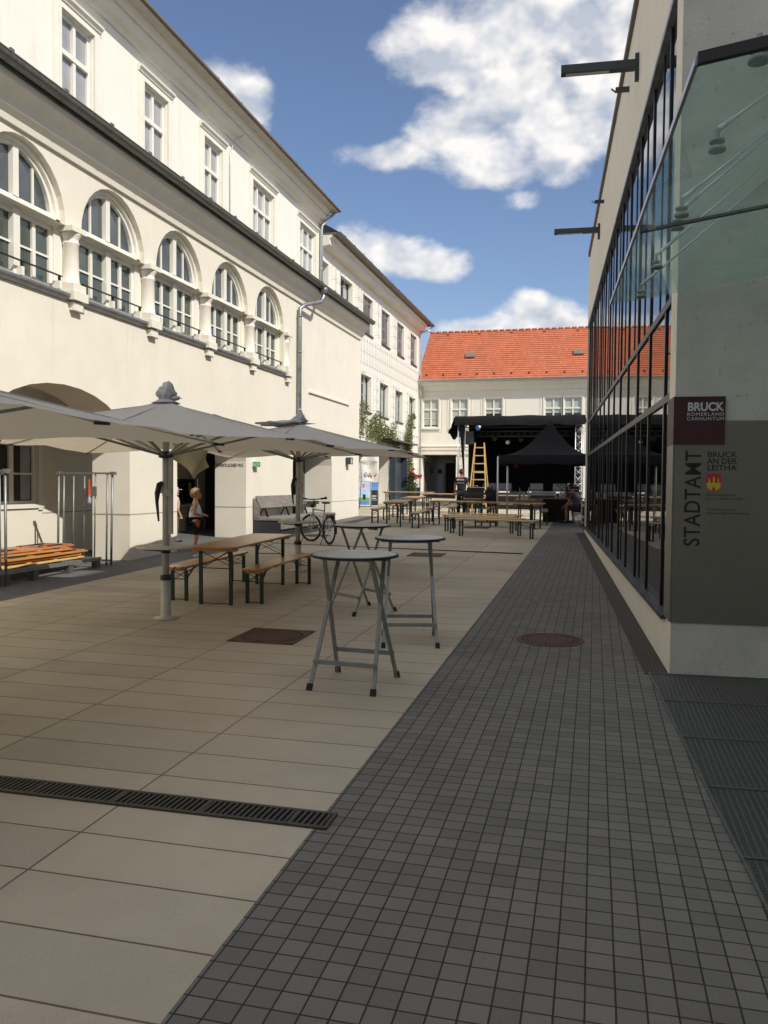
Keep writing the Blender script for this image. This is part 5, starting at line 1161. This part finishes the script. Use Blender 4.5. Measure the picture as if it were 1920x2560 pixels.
for i, x in enumerate((-5.7, -4.9, -3.9, -2.6, -1.5)):
    f = MB(); f.box(x-.25, x+.25, SY0-.04, SY0+.01, SD-.04, SD+.035); f.build('edge_block', 'cap_white', t, world=True)
def spot(x, y, z, m, label, dirv=(0, -1, -.6), grp='stage spotlights'):
    s = thing('stage_spotlight', label, 'spotlight', x, y, z, group=grp); d = Vector(dirv).normalized(); p = Vector((x, y, z))
    f = MB(); f.tube([p-d*.16, p-d*.12, p+d*.10], [.05, .10, .105], 12); f.build('housing', 'black_plastic' if m != 'gel_blue' else 'chrome', s, world=True)
    f = MB(); f.tube([p+d*.101, p+d*.106], .098, 12); f.build('lens', m, s, world=True)
    f = MB(); f.bar(p+Vector((-.13, 0, 0)), p+Vector((-.13, 0, .24)), .02); f.bar(p+Vector((.13, 0, 0)), p+Vector((.13, 0, .24)), .02); f.bar(p+Vector((-.13, 0, .24)), p+Vector((.13, 0, .24)), .02); f.build('yoke', 'black_metal', s, world=True)
spot(-5.02, 36.8, 4.28, 'gel_blue', 'spotlight with bright blue filter hanging at the front left of the stage roof', (-.5, -1, -.4))
for x, z in ((-4.5, 3.9), (-3.9, 3.75), (-3.3, 3.85), (-2.6, 3.75)): spot(x, 38.5, z, 'gel_white' if x in (-3.9, -2.6) else 'black_plastic', 'dark spotlight under the stage roof, %s' % {-4.5: 'second from the left', -3.9: 'third from the left with a pale lens', -3.3: 'middle one', -2.6: 'rightmost with a pale lens'}[x])
t = thing('loudspeaker', 'black loudspeaker box hung at the left front of the stage', 'loudspeaker', -5.45, 37.3, 3.4)
f = MB(); f.box(-5.66, -5.28, 37.1, 37.5, 3.55, 4.15); f.build('cabinet', 'black_plastic', t, world=True, bevel=.01); f = MB(); f.box(-5.63, -5.31, 37.085, 37.099, 3.59, 4.11); f.build('grille', 'dark_metal', t, world=True)
for i, (x, l) in enumerate(((-4.6, 'leftmost'), (-3.9, 'second from the left'), (-2.5, 'third from the left'), (-1.5, 'rightmost'))):
    t = thing('monitor_wedge', 'dark wedge monitor loudspeaker on the stage edge, ' + l, 'loudspeaker', x, 37.6, SD, group='wedge monitors on the stage')
    f = MB(); f.prism([(37.35, SD), (37.8, SD), (37.8, SD+.2), (37.55, SD+.38), (37.35, SD+.12)], x-.28, x+.28, 'x'); f.build('cabinet', 'black_plastic', t, world=True)
    f = MB(); f.box(x-.24, x+.24, 37.803, 37.81, SD+.02, SD+.18); f.build('grille', 'black_plastic', t, world=True)

# ---- step ladder
t = thing('step_ladder', 'tall yellow wooden step ladder standing before the stage', 'ladder', -4.2, 31)
g0 = gz(31)
for s, ty, m in ((-1, 30.55, 'front'), (1, 31.7, 'back')):
    f = MB()
    for q in (-1, 1): f.bar((-4.2+q*(.17 if q else 0), 31.1, 3.32), (-4.2+q*.36, ty, g0), .035, .07, (0, 1, 0))
    f.build('ladder_side', 'wood_pine', t, world=True)
    if s < 0:
        for k in range(9):
            v = (k+.6)/9.2; w_ = .36-.19*v; z = g0+(3.32-g0)*v; y = ty+(31.1-ty)*v
            f = MB(); f.box(-4.2-w_, -4.2+w_, y-.04, y+.04, z-.018, z+.018); f.build('rung', 'wood_pine', t, world=True)
    else:
        for v in (.25, .6): w_ = .36-.19*v; z = g0+(3.32-g0)*v; y = ty+(31.1-ty)*v; f = MB(); f.box(-4.2-w_, -4.2+w_, y-.02, y+.02, z-.02, z+.02); f.build('rung', 'wood_pine', t, world=True)

# ---- black pop-up tent over the sound desk
t = thing('popup_tent', 'black pointed pop-up tent on silver legs over the sound desk', 'tent', -1.4, 27.3)
tx0, tx1, ty0, ty1 = -2.93, .07, 25.8, 28.8; ze, zv, zp = 2.70, 2.40, 3.86; cx_, cy_ = (tx0+tx1)/2+.02, (ty0+ty1)/2
f = MB(); n = 12; per = []
for (xa, ya_), (xb, yb_) in (((tx0, ty0), (tx1, ty0)), ((tx1, ty0), (tx1, ty1)), ((tx1, ty1), (tx0, ty1)), ((tx0, ty1), (tx0, ty0))):
    for i in range(n): per.append((xa+(xb-xa)*i/n, ya_+(yb_-ya_)*i/n))
R_ = []
for k in range(11):
    q = k/10; row = []
    for (x, y) in per:
        e = q**1.0; z = zp - (zp-ze)*(1-(1-q)**2.0)*1.0 - .05*sin(pi*q)*(1 if (abs(x-cx_)-abs(y-cy_))**2 < 3 else 0) - .04*q*(1-max(abs(x-cx_), abs(y-cy_))/2.12)
        row.append(f.P(cx_+(x-cx_)*e, cy_+(y-cy_)*e, z))
    R_.append(row)
row = [f.P(x*1.002-cx_*.002, y, zv+.03*sin(i*1.3)*.5) for i, (x, y) in enumerate(per)]; R_.append(row)
for A, B in zip(R_[1:], R_[2:]):
    for j in range(len(A)): f.face((A[j], A[(j+1) % len(A)], B[(j+1) % len(A)], B[j]), True)
for j in range(len(per)): f.face((R_[0][0], R_[1][(j+1) % len(per)], R_[1][j]), True)
f.build('roof', 'tent_cloth', t, world=True)
for x in (tx0+.02, tx1-.02):
    for y in (ty0+.02, ty1-.02): f = MB(); f.tube([(x, y, gz(y)), (x, y, ze-.06)], .03, 8); f.box(x-.05, x+.05, y-.05, y+.05, gz(y), gz(y)+.015); f.build('leg', 'alu', t, world=True)
f = MB(); f.bar((tx0, ty1-.02, 2.5), (tx1, ty1-.02, 2.5), .03); f.bar((tx0, ty0+.02, 2.45), (tx1, ty0+.02, 2.45), .03); f.build('cross_bar', 'alu', t, world=True)
t = thing('work_lamp', 'dark red lamp clamped to the rear tent leg', 'lamp', tx0+.2, ty1, 2.4)
f = MB(); p = Vector((tx0+.28, ty1-.15, 2.42)); f.tube([p+Vector((-.2, 0, .02)), p], .015, 6); f.tube([p+Vector((0, .05, .02)), p+Vector((.06, -.1, 0))], [.05, .09], 10); f.build('housing', 'black_plastic', t, world=True)
f = MB(); f.tube([p+Vector((.06, -.101, 0)), p+Vector((.063, -.107, 0))], .085, 12); f.build('lens', 'red_glow', t, world=True)

# ---- sound desk corner
gy = gz(28.6)
t = thing('sound_desk_table', 'table with brown top and black cloth front carrying the mixing console', 'table', -1.4, 28.8)
f = MB(); f.box(-2.15, -.25, 28.55, 29.2, gy+.78, gy+.81); f.build('table_top', 'wood_brown', t, world=True)
f = MB(); f.box(-1.68, -.8, 28.50, 28.54, gy+.0, gy+.775); f.build('cloth_front', 'black_cloth', t, world=True)
for x, y in ((-2.1, 28.6), (-.3, 28.6), (-2.1, 29.15), (-.3, 29.15)): f = MB(); f.box(x-.02, x+.02, y-.02, y+.02, gy, gy+.779); f.build('leg', 'black_metal', t, world=True)
t = thing('mixing_console', 'sound mixing console with rows of pale faders on the desk', 'mixing console', -1.7, 28.9, gy+.81)
f = MB(); f.prism([(28.62, gy+.812), (29.15, gy+.812), (29.15, gy+1.02), (28.62, gy+.88)], -2.12, -1.28, 'x'); f.build('housing', 'dark_metal', t, world=True)
f = MB()
for i in range(22):
    for j in range(6): x = -2.08+i*.036; s_ = (j+.5)/6; y = 28.64+s_*.48; z = gy+.885+s_*.135; f.box(x, x+.018, y, y+.03, z, z+.022)
f.build('faders', 'alu', t, world=True)
f = MB(); f.bar((-1.62, 28.9, gy+.99), (-1.42, 28.9, gy+.99), .09, .01); f.build('label_strip', 'paper', t, world=True)
for x, l in ((-1.1, 'left'), (-.98, 'right')):
    t = thing('paper_roll', 'white roll standing on the sound desk, %s one of two' % l, 'roll', x, 28.9, gy+.81, group='white rolls on the sound desk'); f = MB(); f.lathe([(.055, gy+.811), (.055, gy+1.02), (.02, gy+1.02)], x, 28.9, 14); f.build('roll', 'paper', t, world=True)
t = thing('effects_rack', 'small black equipment rack with round lamps on top beside the seated man', 'equipment rack', -.72, 29.0, gy+.81)
f = MB(); f.box(-.90, -.5, 28.8, 29.15, gy+.812, gy+1.2); f.build('housing', 'black_plastic', t, world=True)
for z in (1.0, 1.1): f = MB(); f.box(-.88, -.52, 28.79, 28.799, gy+z, gy+z+.02); f.build('unit_front', 'alu', t, world=True)
f = MB(); f.box(-.92, -.48, 28.79, 29.16, gy+1.201, gy+1.225); f.build('top_plate', 'alu', t, world=True)
for x in (-.82, -.62): f = MB(); f.ball((x, 28.95, gy+1.27), .06, 10, 8, (1.3, 1, .7)); f.build('lamp_head', 'alu', t, world=True)
def bottle(x, y, z, m, label, h=.28):
    t = thing('bottle', label, 'bottle', x, y, z, group='bottles on the beer table'); f = MB(); f.lathe([(.035, z), (.037, z+.01), (.037, z+h*.55), (.015, z+h*.78), (.013, z+h), (.013, z+h+.005)], x, y, 12); b = f.build('glass_body', m, t, world=True)
    f = MB(); f.lathe([(.016, z+h+.006), (.016, z+h+.025)], x, y, 10); f.build('cap', 'cap_white', t, world=True)
zt = gz(28)+.77
bottle(-2.42, 28.0, zt, 'bottle_green', 'green glass bottle on the beer table by the sound desk', .36); bottle(-2.12, 28.0, zt, 'bottle_clear', 'clear plastic bottle beside the green bottle', .38); bottle(-2.33, 28.5, zt+.01, 'bottle_clear', 'short clear bottle between the green bottle and the tall clear one', .22)
t = thing('equipment_case', 'open black case on the beer table before the ladder', 'case', -4.0, 28.7, gz(28.7)+.77); z = gz(28.7)+.775
f = MB(); f.box(-4.35, -3.75, 28.5, 28.95, z, z+.16); f.build('case_body', 'black_plastic', t, world=True, bevel=.01); f = MB(); f.box(-4.35, -3.75, 28.96, 29.05, z, z+.36); f.build('case_lid', 'black_plastic', t, world=True, bevel=.01)
f = MB(); f.tube([(-4.15, 29.0, z+.36), (-4.12, 29.0, z+.42), (-3.98, 29.0, z+.42), (-3.95, 29.0, z+.36)], .012, 6); f.build('handle', 'alu', t, world=True)
t = thing('jacket', 'dark jacket hung over a chair back left of the tent leg', 'jacket', -3.4, 29.5); f = MB(); f.ball((-3.5, 29.3, gz(29)+.82), .22, 14, 12, (1.1, .5, 1.5), .6); f.build('cloth', 'shirt_black', t, world=True)
t = thing('flight_case', 'black flight case with silver edges standing on wheels at the glass front end', 'flight case', -.1, 26.9)
g1 = gz(26.7); f = MB(); f.box(-.38, .22, 26.5, 27.1, g1+.12, g1+.80); f.build('case_body', 'black_plastic', t, world=True)
f = MB()
for x in (-.385, .195): f.box(x, x+.03, 26.49, 26.52, g1+.11, g1+.81)
for z in (.11, .78): f.box(-.355, .195, 26.49, 26.52, g1+z, g1+z+.03)
f.box(-.39, -.38, 26.49, 27.11, g1+.78, g1+.81); f.build('edge_profile', 'alu', t, world=True)
for z in (.62, .25): f = MB(); f.box(-.37, -.30, 26.485, 26.499, g1+z, g1+z+.09); f.build('latch', 'chrome', t, world=True)
f = MB(); f.box(-.18, -.05, 26.485, 26.499, g1+.40, g1+.52); f.build('handle', 'chrome', t, world=True)
for x in (-.3, .14): f = MB(); f.tube([(x-.02, 26.6, g1+.05), (x+.02, 26.6, g1+.05)], .05, 10); f.bar((x, 26.6, g1+.05), (x, 26.6, g1+.12), .03); f.build('wheel', 'rubber', t, world=True)

# ================================================================== PEOPLE
def skin(name, verts, edges, m, root, sub=2, extra=None):
    me = bpy.data.meshes.new(name); keys = list(verts); ix = {k: i for i, k in enumerate(keys)}
    me.from_pydata([verts[k][0] for k in keys], [(ix[a], ix[b]) for a, b in edges], []); o = bpy.data.objects.new(name, me); COL.objects.link(o)
    sk = o.modifiers.new('skin', 'SKIN'); sk.use_smooth_shade = True
    for i, k in enumerate(keys):
        r = verts[k][1]; me.skin_vertices[0].data[i].radius = r if isinstance(r, tuple) else (r, r)
    me.skin_vertices[0].data[0].use_root = True
    ss = o.modifiers.new('sub', 'SUBSURF'); ss.levels = ss.render_levels = sub
    bpy.context.view_layer.update(); dg = bpy.context.evaluated_depsgraph_get(); m2 = bpy.data.meshes.new_from_object(o.evaluated_get(dg)); bpy.data.objects.remove(o)
    if extra:
        bm = bmesh.new(); bm.from_mesh(m2); e = bpy.data.meshes.new('e'); e.from_pydata(extra.v, [], extra.f); bm.from_mesh(e); bm.to_mesh(m2); bm.free()
    m2.materials.clear(); m2.materials.append(M[m]); m2.polygons.foreach_set('use_smooth', [True]*len(m2.polygons)); m2.name = name
    o = bpy.data.objects.new(name, m2); COL.objects.link(o); o.parent = root; return o
def person(label, x, y, rz, S, J, mats, headk=1., bulk=1.12, neck=.10, hem=-.02, sleeve=.6, trouser=.75, hair=True, look=0., cap=None, z=None):
    """J: joint name -> local position for a 1.8 m figure facing +Y"""
    t = thing('person', label, 'person', x, y, z, rz)
    P = {'pelvis': (0, 0, .95), 'waist': (0, .0, 1.10), 'chest': (0, .01, 1.33), 'neck': (0, 0, 1.49), 'hl': (-.10, 0, .91), 'hr': (.10, 0, .91), 'kl': (-.11, .02, .50), 'kr': (.11, .02, .50), 'al': (-.11, -.02, .09), 'ar': (.11, -.02, .09), 'tl': (-.12, .14, .03), 'tr': (.12, .14, .03),
         'sl': (-.18, 0, 1.43), 'sr': (.18, 0, 1.43), 'el': (-.24, -.02, 1.14), 'er': (.24, -.02, 1.14), 'wl': (-.25, .08, .90), 'wr': (.25, .08, .90)}
    P.update(J); V = {k: Vector(v)*S for k, v in P.items()}
    hd = (V['neck']-V['chest']).normalized(); hd = (hd + Vector((0, .0, 1))).normalized(); nk = V['neck']; hk = headk*S
    hb = nk + hd*neck*S; hm = nk + hd*(neck*S+.075*hk); ht = nk + hd*(neck*S+.155*hk)
    B = {'pelvis': (V['pelvis'], (.14*S*bulk, .115*S*bulk)), 'waist': (V['waist'], (.128*S*bulk, .105*S*bulk)), 'chest': (V['chest'], (.15*S*bulk, .12*S*bulk)), 'neck': (nk, .055*S), 'hb': (hb+Vector((0, .012, 0))*hk, .066*hk), 'hm': (hm+Vector((0, .012, 0))*hk, (.083*hk, .098*hk)), 'ht': (ht, (.068*hk, .08*hk))}
    E_ = [('pelvis', 'waist'), ('waist', 'chest'), ('chest', 'neck'), ('neck', 'hb'), ('hb', 'hm'), ('hm', 'ht')]
    for s in 'lr':
        B['s'+s] = (V['s'+s], .056*S); B['e'+s] = (V['e'+s], .042*S); B['w'+s] = (V['w'+s], .027*S); d = (V['w'+s]-V['e'+s]).normalized(); B['p'+s] = (V['w'+s]+d*.07*S, (.036*S, .018*S))
        E_ += [('chest', 's'+s), ('s'+s, 'e'+s), ('e'+s, 'w'+s), ('w'+s, 'p'+s)]
        side = d.cross(Vector((0, 0, 1))).normalized() if abs(d.z) < .9 else Vector((0, 1, 0)); pal = d.cross(side).normalized()
        for i, (o_, L_) in enumerate(((-.028, .062), (-.010, .075), (.010, .070), (.028, .055))):
            a = B['p'+s][0]+side*o_*S+d*.02*S; k = 'f%d%s' % (i, s); B[k] = (a, .0095*S); B[k+'m'] = (a+d*L_*.5*S+pal*.008*S, .009*S); B[k+'t'] = (a+d*L_*.85*S+pal*.03*S, .0075*S); E_ += [('p'+s, k), (k, k+'m'), (k+'m', k+'t')]
        a = V['w'+s]+d*.035*S+side*.032*S; B['t0'+s] = (a, .011*S); B['t1'+s] = (a+(d+side*.8).normalized()*.05*S, .009*S); E_ += [('w'+s, 't0'+s), ('t0'+s, 't1'+s)]
        B['h'+s] = (V['h'+s], .085*S); B['k'+s] = (V['k'+s], .056*S); q = V['k'+s].lerp(V['a'+s], .35); B['c'+s] = (q+Vector((0, -.015, 0))*S, .052*S); B['a'+s] = (V['a'+s], .036*S); B['o'+s] = (V['t'+s], (.035*S, .022*S))
        E_ += [('pelvis', 'h'+s), ('h'+s, 'k'+s), ('k'+s, 'c'+s), ('c'+s, 'a'+s), ('a'+s, 'o'+s)]
    ex = MB(); Rl = Matrix.Rotation(look, 3, 'Z'); c0 = hm+Vector((0, .012, 0))*hk
    ex.pl = lambda a, b, c: c0 + Rl @ Vector((a, b, c))
    for s in (-1, 1): ex.ball((s*.082*hk, -.008*hk, -.012*hk), .026*hk, 8, 6, (.45, .8, 1.15)); ex.ball((s*.032*hk, .088*hk, .008*hk), .012*hk, 6, 5, (1.2, .6, .6))
    ex.ball((0, .094*hk, -.018*hk), .014*hk, 8, 6, (.8, 1.1, 1.3)); ex.ball((0, .090*hk, -.05*hk), .022*hk, 8, 6, (1.2, .5, .35)); ex.ball((0, .076*hk, -.078*hk), .03*hk, 8, 6, (1, .8, .7))
    skin('body', B, E_, mats['skin'], t, 2, ex)
    lift = lambda r, k: (r[0]+k, r[1]+k) if isinstance(r, tuple) else r+k
    # shirt
    c_ = .022*S; C = {'pelvis': (V['pelvis']+Vector((0, 0, hem))*S, (.160*S*bulk, .132*S*bulk)), 'waist': (V['waist'], lift(B['waist'][1], c_*1.4)), 'chest': (V['chest'], lift(B['chest'][1], c_*1.2)), 'col': (V['chest'].lerp(nk, .62), .085*S)}
    e2 = [('pelvis', 'waist'), ('waist', 'chest'), ('chest', 'col')]
    for s in 'lr':
        a = V['s'+s]
        if sleeve > 0: C['s'+s] = (a, .070*S); C['m'+s] = (a.lerp(V['e'+s], sleeve), .062*S); e2 += [('chest', 's'+s), ('s'+s, 'm'+s)]
        else: C['s'+s] = (V['chest'].lerp(a, .78)+Vector((0, 0, .02))*S, .064*S); e2 += [('chest', 's'+s)]
    sh = skin('shirt', C, e2, mats['shirt'], t, 2)
    C = {'pelvis': (V['pelvis'], (.152*S*bulk, .125*S*bulk))}; e2 = []
    for s in 'lr':
        C['h'+s] = (V['h'+s], .105*S); e = trouser
        if e <= 1: C['k'+s] = (V['h'+s].lerp(V['k'+s], e), .088*S); e2 += [('pelvis', 'h'+s), ('h'+s, 'k'+s)]
        else: C['k'+s] = (V['k'+s], .078*S); C['a'+s] = (V['k'+s].lerp(V['a'+s], e-1), .062*S); e2 += [('pelvis', 'h'+s), ('h'+s, 'k'+s), ('k'+s, 'a'+s)]
    skin('trousers', C, e2, mats['trousers'], t, 2)
    for s in 'lr':
        f = MB(); a, b = V['a'+s], V['t'+s]; d = (b-a); d.z = 0; d.normalize(); m_ = (a+b)/2; f.pl = lambda p, q, r, m_=m_, d=d: (m_.x + q*d.x + p*d.y, m_.y + q*d.y - p*d.x, min(a.z, b.z) - .03*S + r)
        f.ball((0, .02*S, .035*S), .14*S, 12, 8, (.36, 1.0, .34)); f.box(-.045*S, .045*S, -.11*S, .15*S, .0, .02*S); f.build('shoe', mats['shoe'], t)
    if hair or cap:
        f = MB(); f.pl = ex.pl; n, m_ = 18, 12; rings = []
        for i in range(m_+1):
            th = (pi*.78)*i/m_; ring = []
            for j in range(n):
                ph = 2*pi*j/n; v = Vector((sin(th)*cos(ph), sin(th)*sin(ph), cos(th)))
                front = max(0, v.y); k = 1.0
                if front > .25 and th > pi*.36: k = .80      # forehead and face stay free
                if abs(v.x) > .8 and th > pi*.55: k = .86
                k *= 1+.05*mnoise.noise(v*6)
                ring.append(f.P(v.x*.100*hk*k, (v.y*.112*k-.008)*hk, (v.z*.112*k+.022)*hk))
            rings.append(ring)
        for a, b in zip(rings, rings[1:]):
            for j in range(n): f.face((a[j], b[j], b[(j+1) % n], a[(j+1) % n]), True)
        if cap: f.prism([(-.06*hk, .06*hk), (.06*hk, .06*hk), (.05*hk, .17*hk), (-.05*hk, .17*hk)], .045*hk, .055*hk)
        f.build('cap' if cap else 'hair', cap or mats['hair'], t)
    return t, sh, V
S_ = .765
bt, bsh, V = person('small blond boy in white basketball vest and dark shorts looking at the ticket window', -7.72, 15.12, D(-66), S_, {'el': (-.25, -.04, 1.15), 'wl': (-.13, .19, 1.10), 'er': (.25, -.03, 1.15), 'wr': (.12, .20, 1.10)}, dict(skin='skin', shirt='shirt_white', trousers='shorts_navy', shoe='cap_white', hair='hair_blond'), headk=1.30, bulk=1.55, neck=.05, hem=-.13, sleeve=0, trouser=.88, look=-.1)
f = MB(); f.ball((.140*S_, .05, .91*S_), .13*S_, 12, 10, (.62, .55, 1.1)); f.build('side_panel', 'orange_panel', bsh)
R = Matrix.Rotation(D(180), 4, 'Z') @ Matrix.Rotation(D(90), 4, 'X')
for s, z, sz in (('LAZ', 1.20, .07), ('7', 1.02, .15)):
    me_m = Matrix.Translation((.045 if s != '7' else .03, -.178*S_-.012, z*S_)) @ R; text(bsh, 'lettering', s, sz, 'shirt_black', bt.matrix_world @ me_m, ext=.012)
person('child in pale cap, pink and white shirt and olive trousers behind the parasol pole', -9.74, 18.0, D(-40), .74, {}, dict(skin='skin', shirt='shirt_pink', trousers='trousers_olive', shoe='rubber', hair='hair_brown'), headk=1.3, neck=.05, bulk=1.2, cap='cap_white', trouser=1.9)
mt, msh, V = person('man in black printed T-shirt standing with his back turned beside the ladder', -4.68, 29.9, D(-8), 1.0, {'wl': (-.27, .05, .88), 'er': (.26, .02, 1.16), 'wr': (.34, .26, 1.03)}, dict(skin='skin_tan', shirt='shirt_black', trousers='shorts_navy', shoe='rubber', hair='hair_brown'), trouser=1.9)
text(msh, 'lettering', 'B.A.SOUND', .075, 'letter_white', mt.matrix_world @ (Matrix.Translation((.13, -.152, 1.36)) @ R @ Matrix.Rotation(0, 4, 'Z')) , ext=.015, width=.27)
f = MB(); f.box(-.12, .12, -.15, -.125, 1.26, 1.275); f.build('print', 'letter_white', msh)
sit = {'pelvis': (0, 0, .50), 'waist': (0, .06, .64), 'chest': (0, .20, .86), 'neck': (0, .30, 1.0), 'hl': (-.11, .03, .49), 'hr': (.11, .03, .49), 'kl': (-.16, .44, .50), 'kr': (.16, .42, .50), 'al': (-.17, .42, .09), 'ar': (.18, .36, .09), 'tl': (-.19, .58, .03), 'tr': (.2, .52, .03),
       'sl': (-.19, .23, .94), 'sr': (.19, .23, .94), 'el': (-.24, .30, .66), 'er': (.24, .30, .66), 'wl': (-.20, .46, .56), 'wr': (.16, .48, .60)}
person('man in grey T-shirt and dark shorts sitting bent forward beside the flight case', -.42, 27.9, D(62), 1.02, sit, dict(skin='skin_tan', shirt='shirt_grey', trousers='shorts_navy', shoe='rubber', hair='hair_brown'), sleeve=.6, trouser=.9)
t = thing('stool', 'pale low seat box under the sitting man', 'stool', -.42, 27.9); gq = gz(27.9); f = MB(); f.box(-.62, -.18, 27.7, 28.1, gq+.30, gq+.38); f.build('seat', 'cap_white', t, world=True, bevel=.02)
for x, y in ((-.6, 27.72), (-.2, 27.72), (-.6, 28.08), (-.2, 28.08)): f = MB(); f.tube([(x, y, gq), (x, y, gq+.30)], .015, 6); f.build('leg', 'alu', t, world=True)
